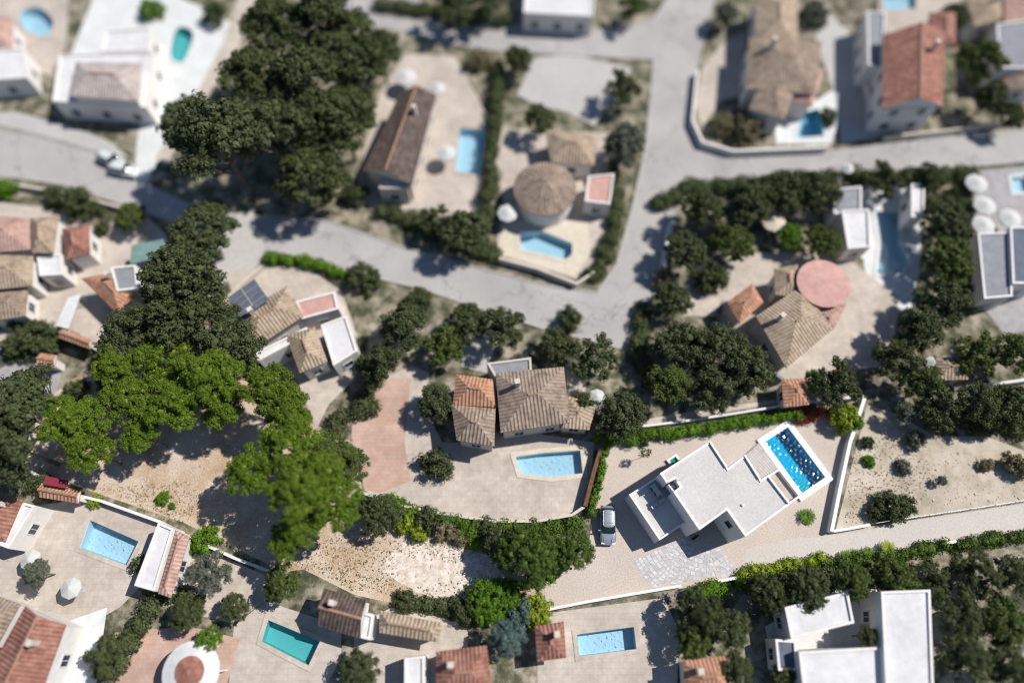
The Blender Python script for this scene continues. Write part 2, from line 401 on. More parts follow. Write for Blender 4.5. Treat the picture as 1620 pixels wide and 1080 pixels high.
def bush(px, py, r, mt, label, z=None, proto=None, name='bush', cat='bush', group=None, sy=1.0):
    zc = r * .55 if z is None else z; c = P(px, py, zc)
    g = thing(name, (c.x, c.y, 0), label, cat, group)
    me = get_proto(proto or random.choice(('bush0', 'bush1')))
    o = bpy.data.objects.new('leaves', me); COL.objects.link(o); o.parent = g
    if not me.materials: me.materials.append(None)
    o.material_slots[0].link = 'OBJECT'; o.material_slots[0].material = lm(mt)
    k = r / (4.0 if (proto or '').startswith('broad') else 1.5); o.scale = (k, k * sy, k); o.location = (0, 0, zc); rot = random.uniform(0, 6.28); o.rotation_euler = (0, 0, rot)
    m = MB()
    for j in range(5):
        a = j * 1.256 + rot; m.tube((0, 0, 0), (math.cos(a) * r * .4, math.sin(a) * r * .4, zc), .04, .015, 5)
    m2 = MB(); m2.v = [(x + c.x, y + c.y, z_) for x, y, z_ in m.v]; m2.f = m.f; m2.uv = m.uv
    m2.build('stems', mat('bark', ['4a3f35', '8d8276'], 8), g)
    return g
def hedge(px, wdt, h, mt, label, dens=90, leaf=.10, name='hedge', kind=None, jag=.25):
    pts = [P(x, y, h * .7) for x, y in px]; P_, N_, core = [], [], []; o0 = np.array([pts[0].x, pts[0].y, 0])
    for a, b in zip(pts[:-1], pts[1:]):
        L = (b - a).length; n = max(1, int(L / (wdt * .55)))
        for i in range(n + 1):
            t = (i + RNG.uniform(-.3, .3)) / n; c = np.array(a.lerp(b, t)[:]); c[:2] += RNG.normal(scale=wdt * .10, size=2)
            r = wdt * .5 * RNG.uniform(1 - jag, 1 + jag * .6); c[2] = h - r * RNG.uniform(.8, 1.1); sc = np.array([1, 1, min(1.2, h / wdt * .9)])
            core.append((c - o0 + ICO_V * r * .72 * sc * RNG.uniform(.8, 1.1, (len(ICO_V), 1)), ICO_F))
            core.append((np.array([c[0], c[1], h * .3]) - o0 + ICO_V * np.array([r * .8, r * .8, h * .32]), ICO_F))
            k = int(dens * r * r * 6) + 20; d = sphere_dirs(k, -.6)
            P_.append(c - o0 + d * r * sc * RNG.uniform(.85, 1.2, (len(d), 1))); N_.append(d + RNG.normal(scale=.5, size=d.shape))
    me = leaf_mesh(name, np.concatenate(P_), np.concatenate(N_), leaf, core); me.materials.append(lm(mt))
    o = bpy.data.objects.new(name, me); o.location = o0; COL.objects.link(o)
    return tag(o, label, None if kind else 'hedge', kind=kind)
def scatter(name, polys, n, size, mt, z=0, test=None, kind='leaf', label=None, cat=None):
    """ground cover / stones strewn over areas"""
    w_ = [[P(x, y) for x, y in p] for p in polys]; pts = []
    xs = [q.x for p in w_ for q in p]; ys = [q.y for p in w_ for q in p]; t = 0
    while len(pts) < n and t < n * 40:
        t += 1; x, y = random.uniform(min(xs), max(xs)), random.uniform(min(ys), max(ys))
        if any(inside((x, y), p) for p in w_) and (test is None or test(x, y)): pts.append((x, y, z))
    pts = np.array(pts)
    if kind == 'leaf':
        k = 7; d = sphere_dirs(len(pts) * k * 2, .1)[:len(pts) * k]
        pp = np.repeat(pts, k, 0) + d * size * 1.6 * RNG.uniform(.5, 1.2, (len(d), 1))
        me = leaf_mesh(name, pp, d + RNG.normal(scale=.5, size=d.shape), size)
    else:
        ex = []
        for p in pts:
            s = size * RNG.lognormal(0, .45); ex.append((p + OCT_V * np.array([s * RNG.uniform(.6, 1.2), s, s * .5]) @ rotz(RNG.uniform(0, 6.28)), OCT_F))
        me = leaf_mesh(name, pts[:1] - [0, 0, 5], np.array([[0, 0, 1.]]), .001, ex)
    me.materials.append(mt); o = bpy.data.objects.new(name, me); COL.objects.link(o); tag(o, label, kind='stuff'); return o
OCT_V = np.array([(1, .1, 0), (-.1, 1, 0), (-1, -.1, 0), (.1, -1, 0), (.2, .1, 1), (0, 0, -1)], float)
OCT_F = np.array([(0, 1, 4), (1, 2, 4), (2, 3, 4), (3, 0, 4), (1, 0, 5), (2, 1, 5), (3, 2, 5), (0, 3, 5)])
def rotz(a): c, s = math.cos(a), math.sin(a); return np.array([[c, s, 0], [-s, c, 0], [0, 0, 1]])
def frond_plant(px, py, r, nf, mt, label, h=.8, name='palm', cat='palm', group=None):
    c = P(px, py, h * .8); g = thing(name, (c.x, c.y, 0), label, cat, group)
    m = MB(); m.tube((c.x, c.y, 0), (c.x, c.y, h * .75), .14 * r, .11 * r, 8); m.build('trunk', mat('bark', ['4a3f35', '8d8276'], 8), g)
    m = MB()
    for i in range(nf):
        a = 2.4 * i; tilt = .15 + .75 * (i % 4) / 4; Lr = r * random.uniform(.8, 1.1); pv = None
        d = Vector((math.cos(a), math.sin(a), 0)); sd_ = Vector((-d.y, d.x, 0)); n = 9; p0 = Vector((c.x, c.y, h * .75))
        for k in range(n):
            t = k / n; p = p0 + d * Lr * t + Vector((0, 0, r * (.55 * (1 - tilt) * t * 1.6 - .55 * t * t)))
            wl = r * .30 * math.sin(math.pi * min(1, t * .85 + .15))
            for s in (-1, 1):
                tip = p + sd_ * s * wl + d * wl * .5 - Vector((0, 0, wl * .15)); m.face([p, p + d * r * .09, tip])
            if pv: m.face([pv - sd_ * .015, pv + sd_ * .015, p + sd_ * .012, p - sd_ * .012])
            pv = p
    m.build('fronds', lm(mt), g); return g

# ------------------------------------------------------------------ ground sheets and pools
LAYER = [0]
POOLS = []          # water outlines in world metres, holes for every sheet that contains them
def sheet(name, poly, m, z, kind='structure', holes=()):
    hs = list(holes)
    for q in POOLS:
        if all(inside(v, poly) for v in q): hs.append(q)
    b = MB(); b.flat(poly, z, hs); o = b.build(name, m); tag(o, kind=kind); return o
def pool(px, cop, label, tile='pooltile', watr='water', depth=1.4, coping='white_stone', z=.10, group=None, rnd=0, steps=True):
    q = PL(px, z) if len(px) > 3 else None
    q = [Vector((v.x, v.y, 0)) for v in q]
    if area(q) < 0: q = q[::-1]
    if rnd: q = [Vector((v.x, v.y, 0)) for v in smoothline([tuple(v) for v in q], 5, True)]
    POOLS.append(q); c = sum(q, Vector()) / len(q)
    def make():
        g = thing('swimming_pool', (c.x, c.y, 0), label, 'swimming pool', group)
        out = inset(q, -cop); b = MB(); n = len(q)
        for i in range(n):
            j = (i + 1) % n
            b.face([(out[i].x, out[i].y, z), (out[j].x, out[j].y, z), (q[j].x, q[j].y, z), (q[i].x, q[i].y, z)])
            b.face([(out[i].x, out[i].y, -.02), (out[j].x, out[j].y, -.02), (out[j].x, out[j].y, z), (out[i].x, out[i].y, z)])
        b.build('coping', M[coping], g)
        b = MB()
        for i in range(n):
            j = (i + 1) % n; b.face([(q[j].x, q[j].y, -depth), (q[i].x, q[i].y, -depth), (q[i].x, q[i].y, z - .001), (q[j].x, q[j].y, z - .001)])
        b.flat(q, -depth); b.build('basin', M[tile], g)
        b = MB()
        if watr != 'water': b.flat(inset(q, .003), z - .12); b.build('water', M[watr], g)
        else:                                   # rippled surface of the big pool
            A0, A1, A3 = q[0], q[1], q[3]; nu, nv = int((A1 - A0).length / .045), int((A3 - A0).length / .045); A2 = q[2]
            ws = []
            for _ in range(26):
                lam = random.uniform(.16, .62); an = random.uniform(0, math.pi * 2); ws.append((2 * math.pi / lam * math.cos(an), 2 * math.pi / lam * math.sin(an), random.uniform(0, 6.28), .0042 * lam))
            me = bpy.data.meshes.new('water'); vs = []
            for j in range(nv + 1):
                for i in range(nu + 1):
                    p = A0.lerp(A1, i / nu).lerp(A3.lerp(A2, i / nu), j / nv)
                    h = sum(am * math.sin(kx * p.x + ky * p.y + f0) for kx, ky, f0, am in ws)
                    vs.append((p.x - c.x, p.y - c.y, z - .12 + h))
            me.from_pydata(vs, [], [(j * (nu + 1) + i, j * (nu + 1) + i + 1, (j + 1) * (nu + 1) + i + 1, (j + 1) * (nu + 1) + i) for j in range(nv) for i in range(nu)])
            me.materials.append(M[watr]); me.shade_smooth(); o = bpy.data.objects.new('water', me); COL.objects.link(o); o.parent = g
        return g
    return make

# ------------------------------------------------------------------ buildings
def uvroof(b, pts, along):
    """roof face with uv in metres: u runs along the eave"""
    e = Vector(along).normalized(); n = (Vector(pts[1]) - Vector(pts[0])).cross(Vector(pts[2]) - Vector(pts[0])).normalized(); v = n.cross(e)
    b.face(pts, [(Vector(p).dot(e), Vector(p).dot(v)) for p in pts])
def window(p, a_dir, nrm, wd, h, g, frame='win_frame'):
    """p centre on the wall, a_dir along the wall"""
    f = MB(); a = a_dir; up = Vector((0, 0, 1))
    def bar(c, hw, hh, d0, d1):
        o = c + nrm * d1; i = c + nrm * d0
        Q = [o - a * hw - up * hh, o + a * hw - up * hh, o + a * hw + up * hh, o - a * hw + up * hh]; R = [x + (i - o) for x in Q]
        f.face(Q)
        for k in range(4): f.face([R[k], R[(k + 1) % 4], Q[(k + 1) % 4], Q[k]])
    t = .07
    bar(p + a * (wd / 2), t, h / 2, 0, .06); bar(p - a * (wd / 2), t, h / 2, 0, .06)
    bar(p + up * (h / 2 + t), wd / 2 + t, t, 0, .062); bar(p - up * (h / 2 + t), wd / 2 + t + .05, t, 0, .1); bar(p, .03, h / 2, .01, .05)
    o = f.build('window', M[frame], g)
    f = MB(); q = p + nrm * .02; f.face([q - a * wd / 2 - up * h / 2, q + a * wd / 2 - up * h / 2, q + a * wd / 2 + up * h / 2, q - a * wd / 2 + up * h / 2])
    f.v = [(x - g.location.x, y - g.location.y, z - g.location.z) for x, y, z in f.v]
    po = f.build('pane', M['glass']); po.parent = o
    return o
def quad3(px, z):
    a, b, c = [P(x, y, z) for x, y in px[:3]]
    d = P(*px[3], z) if len(px) > 3 else a + c - b
    q = [a, b, c, d]
    return q if area(q) > 0 else [q[0], q[3], q[2], q[1]]
def house(label, wings, wall='stucco', name='house', cat='house', group=None, win=True):
    """wings: (pixel corners of the roof, eave height, kind, rise, roof material)"""
    q0 = quad3(wings[0][0], wings[0][1]) if wings[0][2] != 'cone' else [P(*wings[0][0][0], wings[0][1])]
    c = sum(q0, Vector()) / len(q0); g = thing(name, (c.x, c.y, 0), label, cat, group); wm = MB(); foot = []
    for wi, (px, z, kind, rise, rm) in enumerate(wings):
        if kind == 'cone':
            ce = P(*px[0], z); r = (P(*px[1], z) - ce).length; n = 24
            q = [ce + Vector((math.cos(t), math.sin(t), 0)) * r for t in [2 * math.pi * k / n for k in range(n)]]
        else: q = quad3(px, z) if len(px) <= 4 else PL(px, z)
        if area(q) < 0: q = q[::-1]
        ov = .0 if kind == 'flat' else .35; f = inset(q, ov) if ov else q; foot.append(f)
        top = z if kind == 'flat' else z - .12
        wm.prism([(p.x, p.y) for p in f], 0, top - wi * .004, top=True)
        rb = MB(); n = len(q)
        if kind == 'flat':
            inner = rb.ring(inset(q, .004 + wi * .002), .25, z - .3, z + .25); rs = MB(); rs.flat(inner, z + .03 + wi * .004)
            ro = rs.build('roof', M[rm], g); rb.build('parapet', M[wall], g)
        else:
            if kind == 'cone':
                ap = sum(q, Vector()) / n; ap.z = z + rise
                for i in range(n): uvroof(rb, [q[i], q[(i + 1) % n], ap], q[(i + 1) % n] - q[i])
            else:
                if (q[1] - q[0]).length < (q[2] - q[1]).length: q = q[1:] + q[:1]
                m0 = (q[3] + q[0]) / 2; m1 = (q[1] + q[2]) / 2; ax = m1 - m0; L = ax.length; wd = (q[3] - q[0]).length
                if kind == 'hip': k = min(.46, wd * .48 / L); r0 = m0 + ax * k; r1 = m1 - ax * k
                else: r0, r1 = m0.copy(), m1.copy()
                r0.z = r1.z = z + rise
                uvroof(rb, [q[0], q[1], r1, r0], q[1] - q[0]); uvroof(rb, [q[2], q[3], r0, r1], q[3] - q[2])
                if kind == 'hip': uvroof(rb, [q[1], q[2], r1], q[2] - q[1]); uvroof(rb, [q[3], q[0], r0], q[0] - q[3])
                else:
                    for a_, b_, r_ in ((q[1], q[2], r1), (q[3], q[0], r0)): wm.face([a_, b_, r_])
                m3 = MB(); d = ax.normalized(); sdv = Vector((-d.y, d.x, 0)) * .14
                A, B = r0 + Vector((0, 0, .03)), r1 + Vector((0, 0, .03)); T = Vector((0, 0, .09))
                m3.face([A - sdv, B - sdv, B + T, A + T]); m3.face([A + T, B + T, B + sdv, A + sdv])
            for i in range(len(q)):
                a_, b_ = q[i], q[(i + 1) % len(q)]; dz = Vector((0, 0, -.14)); rb.face([a_ + dz, b_ + dz, b_, a_])
            if kind == 'cone' or True:
                dz = Vector((0, 0, -.14)); rb.face([v + dz for v in q][::-1])
            ro = rb.build('roof', M[rm], g)
            if kind in ('hip', 'gable'):
                ri = m3; ri.v = [(x - c.x, y - c.y, zz) for x, y, zz in ri.v]; r_o = ri.build('ridge', M['ridge']); r_o.parent = ro
                if rise > .8 and wi == 0:
                    cc = m0.lerp(m1, .3) + Vector((-ax.y, ax.x, 0)).normalized() * wd * .2; ch = MB(); ch.box((cc.x - c.x, cc.y - c.y), .5, .45, z, z + rise + .9, math.atan2(ax.y, ax.x)); ch.box((cc.x - c.x, cc.y - c.y), .62, .56, z + rise + .9, z + rise + 1.0, math.atan2(ax.y, ax.x))
                    c_o = ch.build('chimney', M['stucco_cream']); c_o.parent = ro
    wm.build('wall', M[wall], g)
    if win:
        for wi, f in enumerate(foot):
            if wings[wi][2] == 'cone': continue
            z = wings[wi][1]; n = len(f)
            for i in range(n):
                a_, b_ = f[i], f[(i + 1) % n]; e = b_ - a_; L = e.length
                if L < 2.6: continue
                e.normalize(); nr = Vector((e.y, -e.x, 0)); k = max(1, int(L / 3.4))
                for j in range(k):
                    for zz in ([1.5] if z < 5 else [1.5, 4.3]):
                        p = a_ + e * L * (j + .5) / k; p.z = zz
                        if zz + .8 > z - .25: continue
                        pt = p + nr * .4
                        if any(inside(pt, o_) for o_ in foot): continue
                        if nr.y > .5: continue          # faces away, nobody sees that side
                        window(p, e, nr, 1.2, 1.2, g)
    return g

# ------------------------------------------------------------------ car
def car(px, py, ang, paint, label, L=4.25, W=1.78, H=1.6, name='parked_car', group=None):
    c = P(px, py, .7); g = thing(name, (c.x, c.y, 0), label, 'car', group); g.rotation_euler = (0, 0, ang)
    def loft(name_, st, m, z_off=0, parent=g, close=True):
        """st: (y, half width bottom, half width top, z bottom, z top)"""
        bm = bmesh.new(); rows = []
        for y, wb, wt, zb, zt in st:
            sec = [(-wb * .9, zb), (-wb, zb + (zt - zb) * .35), (-wb * .985, zb + (zt - zb) * .7), (-wt, zt - .04), (-wt * .82, zt), (-wt * .3, zt + .02), (wt * .3, zt + .02), (wt * .82, zt), (wt, zt - .04), (wb * .985, zb + (zt - zb) * .7), (wb, zb + (zt - zb) * .35), (wb * .9, zb)]
            rows.append([bm.verts.new((x, y, z)) for x, z in sec])
        for r1, r2 in zip(rows[:-1], rows[1:]):
            k = len(r1)
            for i in range(k): bm.faces.new((r1[i], r1[(i + 1) % k], r2[(i + 1) % k], r2[i]))
        bm.faces.new(rows[0][::-1]); bm.faces.new(rows[-1]); bmesh.ops.recalc_face_normals(bm, faces=bm.faces)
        me = bpy.data.meshes.new(name_); bm.to_mesh(me); bm.free(); me.materials.append(m); me.shade_smooth()
        o = bpy.data.objects.new(name_, me); COL.objects.link(o); o.parent = parent
        sm = o.modifiers.new('sub', 'SUBSURF'); sm.levels = 2; sm.render_levels = 2
        return o
    h = W / 2; f = -L / 2
    loft('body', [(f, h * .55, h * .5, .35, .62), (f + .12, h * .82, h * .74, .28, .76), (f + .45, h * .97, h * .86, .25, .9), (f + 1.15, h, h * .9, .25, 1.0), (f + 1.6, h, h * .92, .25, 1.04),
                  (f + 2.6, h, h * .93, .25, 1.06), (f + 3.5, h, h * .92, .25, 1.08), (L / 2 - .25, h * .96, h * .86, .27, 1.05), (L / 2 - .06, h * .85, h * .76, .32, .95), (L / 2, h * .7, h * .6, .38, .85)], paint)
    zb = 1.02
    loft('cabin_glass', [(f + 1.12, h * .80, h * .74, zb - .06, zb), (f + 1.4, h * .86, h * .78, zb - .06, zb + .2), (f + 1.85, h * .88, h * .74, zb - .06, H - .09), (f + 3.5, h * .88, h * .72, zb - .06, H - .07), (L / 2 - .42, h * .84, h * .70, zb - .06, H - .2), (L / 2 - .2, h * .78, h * .7, zb - .06, zb + .02)], M['car_glass'])
    loft('roof_panel', [(f + 1.78, h * .68, h * .66, H - .13, H - .065), (f + 2.1, h * .73, h * .7, H - .10, H - .01), (f + 3.3, h * .72, h * .69, H - .09, H - .0), (L / 2 - .5, h * .69, h * .66, H - .14, H - .06)], paint)
    for sx in (-1, 1):
        b = MB(); b.tube((sx * h * .70, f + 2.0, H + .03), (sx * h * .68, L / 2 - .65, H + .02), .022, .022, 8)
        o = b.build('roof_rail', M['chrome']); o.parent = g
        b = MB(); b.box((sx * (h + .10), f + 1.5), .22, .13, .98, 1.14); o = b.build('mirror', paint); o.parent = g
        o.modifiers.new('bv', 'BEVEL').width = .04
        b = MB(); b.box((sx * h * .66, f + .16), .36, .16, .60, .775); o = b.build('headlight', M['lamp_glass']); o.parent = g; o.modifiers.new('bv', 'BEVEL').width = .04
        b = MB(); b.box((sx * h * .74, L / 2 - .07), .26, .14, .7, .98); o = b.build('tail_light', M['red_glass']); o.parent = g; o.modifiers.new('bv', 'BEVEL').width = .03
        b = MB(); b.tube((sx * h * .40, f + 1.22, 1.06), (sx * h * .05, f + 1.28, 1.07), .014, .01, 5); o = b.build('wiper', M['black_rubber']); o.parent = g
        for y in (f + .8, L / 2 - .85):
            b = MB(); b.tube((sx * (h - .21), y, .33), (sx * (h + .005), y, .33), .33, .33, 20); o = b.build('wheel', M['black_rubber']); o.parent = g
            b = MB(); b.tube((sx * (h - .02), y, .33), (sx * (h + .015), y, .33), .2, .19, 12); r_ = b.build('rim', M['chrome']); r_.parent = o
    for y_ in (L / 2 - .98, f + 2.28): b = MB(); b.box((0, y_), h * 1.22, .028, H + .008, H + .03); o = b.build('roof_seam', M['black_rubber']); o.parent = g
    for sx in (-1, 1): b = MB(); b.box((sx * h * .52, f + .72), .02, .8, .905, 1.0, -sx * .12); o = b.build('bonnet_crease', M['chrome']); o.parent = g
    return g
def parasol(px, py, r, label, m='canvas', z=2.4, group=None):
    c = P(px, py, z); g = thing('parasol', (c.x, c.y, 0), label, 'parasol', group)
    b = MB(); b.tube((c.x, c.y, 0), (c.x, c.y, z + .45), .03, .03, 8); b.build('pole', M['chrome'], g)
    b = MB(); n = 8; t = [Vector((c.x + r * math.cos(2 * math.pi * k / n), c.y + r * math.sin(2 * math.pi * k / n), z)) for k in range(n)]; ap = Vector((c.x, c.y, z + .5))
    for k in range(n): b.face([t[k], t[(k + 1) % n], ap]); b.face([t[k], t[k] - Vector((0, 0, .18)), t[(k + 1) % n] - Vector((0, 0, .18)), t[(k + 1) % n]])
    b.build('canopy', M[m], g)
    b = MB(); b.box((c.x, c.y), .6, .6, 0, .1); b.build('base', M['concrete'], g); return g
def wall(px, wdt, h, m, label, name='garden_wall', cat='wall', z=None, group=None):
    pts = [P(x, y, h) for x, y in px]; b = MB(); b.strip([(p.x, p.y) for p in pts], wdt, -.05, h)
    o = b.build(name, M[m]); return tag(o, label, cat, group)

# ------------------------------------------------------------------ named materials
M = {}
M['white_stone'] = mat('white_stone', [(.72, .70, .68), (.80, .78, .76)], 4, .6, .1, 30)
M['cream_stone'] = mat('cream_stone', [(.54, .48, .38), (.64, .57, .47)], 1.2, .8, .2, 12, slab=.8)
M['stucco'] = mat('stucco', [(.66, .63, .60), (.74, .71, .68)], 1.5, .85, .2, 30)
M['stucco_cream'] = mat('stucco_cream', [(.52, .46, .39), (.60, .54, .47)], 1.5, .85, .2, 30)
M['villa_wall'] = mat('villa_wall', [(.66, .65, .65), (.74, .73, .72)], 2.5, .85, .3, 30, big=.06)
M['villa_roof'] = mat('villa_roof', [(.50, .47, .44), (.55, .52, .49), (.60, .57, .54)], 5, .9, .4, 14, big=.09, bigscale=.25, detail=3)
M['villa_trim'] = mat('villa_trim', [(.74, .73, .72), (.82, .81, .80)], 3, .7, .1, 30, big=.05, bigscale=.6)
M['gravel'] = mat('gravel', [(.43, .36, .305), (.52, .445, .385), (.60, .53, .47)], 6.5, .95, .6, 12, big=.10, bigscale=.12, detail=4)
M['gravel_road'] = mat('gravel_road', [(.45, .41, .375), (.52, .475, .435), (.58, .54, .50)], 5, .95, .4, 12, big=.08, bigscale=.1)
M['asphalt'] = mat('asphalt', [(.36, .345, .335), (.42, .40, .38)], 3, .9, .1, 20, big=.16, bigscale=.14, crack=.12)
M['concrete'] = mat('concrete', [(.40, .38, .36), (.48, .46, .44)], 1.5, .9, .2, 15, big=.08)
M['paving'] = mat('paving', [(.44, .38, .33), (.55, .485, .42)], 1.1, .9, .2, 10, big=.2, bigscale=.25, slab=.9)
M['paving_grey'] = mat('paving_grey', [(.30, .28, .28), (.40, .38, .38)], 1.1, .9, .2, 10, big=.12, bigscale=.3)
M['paving_pink'] = mat('paving_pink', [(.46, .29, .22), (.52, .38, .32)], .9, .9, .2, 10, big=.2, bigscale=.3, slab=.7)
M['white_terrace'] = mat('white_terrace', [(.56, .57, .56), (.66, .67, .66)], 1, .8, .1, 10, big=.1, bigscale=.3)
M['garden'] = mat('garden', [(.04, .05, .028), (.10, .10, .06), (.27, .235, .175), (.40, .35, .285)], .5, .95, .8, 5, big=.3, bigscale=.12)
M['dirt'] = mat('dirt', [(.33, .29, .20), (.46, .40, .32), (.55, .48, .40)], .42, .95, .8, 6, big=.15, bigscale=.1)
M['lawn'] = mat('lawn', [(.03, .055, .015), (.06, .10, .02)], 2, .95, .8, 12, big=.3)
def chipmat():
    m = mat('chip_ground', [(.40, .27, .16), (.49, .36, .25), (.56, .45, .35), (.61, .51, .42)], .22, .95, 1.0, 9, big=.08, bigscale=.5)
    t = m.node_tree; N = t.nodes; L = t.links; b = N['Principled BSDF']; src = b.inputs['Base Color'].links[0].from_socket
    tc = N.new('ShaderNodeTexCoord'); v = N.new('ShaderNodeTexNoise'); v.inputs['Scale'].default_value = 6.5; v.inputs['Detail'].default_value = 5; v.inputs['Roughness'].default_value = .8
    L.new(tc.outputs['Object'], v.inputs['Vector']); mr = N.new('ShaderNodeMapRange'); mr.inputs[1].default_value = .32; mr.inputs[2].default_value = .68; mr.inputs[3].default_value = .5; mr.inputs[4].default_value = 1.35
    L.new(v.outputs['Fac'], mr.inputs[0]); s = N.new('ShaderNodeVectorMath'); s.operation = 'SCALE'; L.new(src, s.inputs[0]); L.new(mr.outputs[0], s.inputs['Scale']); L.new(s.outputs[0], b.inputs['Base Color']); return m
M['chips'] = chipmat(); M['chalk'] = mat('chalk', [(.50, .40, .32), (.58, .49, .41), (.68, .60, .53), (.74, .67, .61)], 1.6, .95, .6, 9, big=.08, bigscale=.6, detail=9)
for n_, c_ in dict(tile_pale=('a39590', 'b5a8a2', 'c2b7b1'), tile_red=('7c5548', '98695b', 'ab8375'), tile_pink=('a07c70', 'b8968a', 'c4a599'), tile_brown=('75655a', '948273', 'a89685'), tile_dark=('453a37', '5f514b', '75675f'),
                   tile_beige=('8d7b6b', 'a8957f', 'b9a794'), tile_orange=('9a6c54', 'b4866c', 'c0977f')).items():
    M[n_] = mat(n_, list(c_), 1.2, .9, .8, 10, big=.18, bigscale=.35, stripe=.42)
M['ridge'] = mat('ridge', ['8a6654', 'a98976'], 3, .9)
M['flat_pink'] = mat('flat_pink', ['b58c81', 'c69f95'], 1.2, .9, .2, 10, big=.1)
M['flat_white'] = mat('flat_white', [(.58, .57, .57), (.66, .65, .65)], 1.2, .9, .1, 10, big=.12, bigscale=.3)
M['flat_grey'] = mat('flat_grey', [(.21, .22, .24), (.27, .28, .30)], 1.2, .9, .1, 10, big=.12)
M['flat_blue'] = mat('flat_blue', [(.09, .11, .15), (.13, .15, .19)], 1.2, .8, .1, 10, big=.12)
M['tarp'] = mat('tarp', [(.13, .22, .20), (.19, .29, .27)], 1.2, .7, .1, 10, big=.12)
M['pooltile'] = mat('pooltile', [(.26, .56, .68), (.34, .64, .75)], 6, .5, big=.05)
M['paletile'] = mat('paletile', [(.56, .68, .74), (.64, .75, .81)], 6, .5)
M['greentile'] = mat('greentile', [(.36, .58, .58), (.42, .63, .63)], 6, .5)
M['water'] = watermat('water', (.15, .72, .88), 0, .13, 3.4)
M['water_pale'] = watermat('water_pale', (.72, .86, .92), .10, .05, 2.2)
M['water_green'] = watermat('water_green', (.42, .76, .78), .03, .12, 1.2)
M['glass'] = plain('window_glass', (.03, .04, .05), .08, 0, .8)
M['win_frame'] = plain('window_frame', (.6, .6, .6), .5)
M['dark_frame'] = plain('dark_frame', (.05, .05, .055), .4)
M['deck'] = mat('deck', ['aaa29e', 'b8b1ad', 'c2bcb8'], 1.5, .85, .3, 8, stripe=.3)
M['turf'] = mat('turf', [(.0, .20, .09), (.01, .30, .15)], 12, .9, .5, 40)
M['metal_grey'] = plain('metal_grey', (.45, .46, .47), .45, .3)
M['metal_dark'] = plain('metal_dark', (.10, .095, .09), .6, .3)
M['chrome'] = plain('chrome', (.7, .7, .72), .3, .8)
M['black_rubber'] = plain('black_rubber', (.02, .02, .02), .7)
M['car_glass'] = plain('car_glass', (.012, .025, .03), .06, 0, .9)
M['silver_paint'] = plain('silver_paint', (.40, .43, .48), .28, .55, .5, .6)
M['white_paint'] = plain('white_paint', (.62, .65, .65), .35, 0, .5, .5)
M['lamp_glass'] = plain('lamp_glass', (.75, .78, .8), .1)
M['red_glass'] = plain('red_glass', (.35, .02, .02), .2)
M['canvas'] = plain('canvas', (.52, .52, .50), .9)
M['canvas_cream'] = plain('canvas_cream', (.55, .48, .38), .9)
M['red_sheet'] = plain('red_sheet', (.22, .02, .04), .8)
M['brown_wood'] = mat('brown_wood', ['5b4030', '7a5a44'], 3, .85, .3, 8, big=.2)
M['blue_sheet'] = plain('blue_sheet', (.15, .28, .5), .7)
M['dog_fur'] = mat('dog_fur', [(.035, .02, .012), (.07, .035, .018)], 20, .9)
M['sett'] = mat('sett', [(.43, .44, .475), (.53, .54, .575)], 8, .85, .3, 20, island=.22)
M['weed'] = lm('green')

# ------------------------------------------------------------------ pools (their outlines cut the ground)
pf = []
pf.append(pool([(1210.5, 698.5), (1246.5, 675), (1305.8, 754.5), (1269, 779.5)], .68, 'large blue pool with white coping beside the grey deck of the flat roofed villa', depth=1.25, z=.30))
pf.append(pool([(728, 202), (767, 205), (760, 277), (721, 270)], .5, 'rectangular blue pool on the pale terrace beside the long dark brown roof', 'paletile', 'water_blue' if 0 else 'water_pale', 1.2, 'paving'))
pf.append(pool([(822, 368), (860, 366), (905, 385), (905, 402), (895, 410), (824, 394)], .5, 'long light blue pool on the cream terrace at the road bend', 'paletile', 'water_pale', 1.2, 'cream_stone'))
pf.append(pool([(1386, 334), (1426, 335), (1424, 385), (1440, 415), (1425, 432), (1388, 432), (1394, 385)], .5, 'narrow light blue pool inside the white L shaped terrace', 'paletile', 'water_pale', 1.2, 'white_terrace'))
pf.append(pool([(1270, 178), (1296, 172), (1304, 215), (1262, 218)], .35, 'small deep blue pool in the corner below the large brown roof', 'pooltile', 'water_pale', 1.6, 'white_terrace'))
pf.append(pool([(280, 45), (305, 52), (292, 95), (276, 96), (270, 82)], .5, 'turquoise pool on the wide white terrace', 'greentile', 'water_green', 1.2, 'white_terrace', rnd=1))
pf.append(pool([(32, 20), (62, 12), (84, 35), (70, 58), (38, 44)], .5, 'rounded blue pool in the top left corner garden', 'paletile', 'water_pale', 1.3, 'paving', rnd=1))
pf.append(pool([(1395, -12), (1448, -12), (1450, 14), (1400, 16)], .5, 'pale pool above the wide terracotta roof at the top edge', 'paletile', 'water_pale', .8, 'paving'))
pf.append(pool([(1600, 280), (1628, 276), (1632, 302), (1604, 304)], .4, 'pale pool at the right edge beside the white parasols', 'paletile', 'water_pale', .8, 'white_terrace'))
pf.append(pool([(816, 722), (860, 716), (918, 712), (922, 748), (872, 754), (824, 748)], .55, 'glittering light blue pool on the round stone terrace north of the wild plot', 'paletile', 'water_pale', 1.0, 'cream_stone'))
pf.append(pool([(142, 822), (219, 856), (200, 894), (126, 866)], .5, 'slanting pale blue pool on the wide bottom left terrace', 'paletile', 'water_pale', 1.3, 'paving'))
pf.append(pool([(424, 980), (506, 1014), (488, 1052), (414, 1014)], .5, 'teal green pool between the bottom houses', 'greentile', 'water_green', 1.3, 'paving'))
pf.append(pool([(913, 1003), (1003, 991), (1007, 1026), (917, 1037)], .5, 'rectangular blue pool on the pinkish terrace south of the cobbled fan', 'paletile', 'water_pale', 1.3, 'paving'))

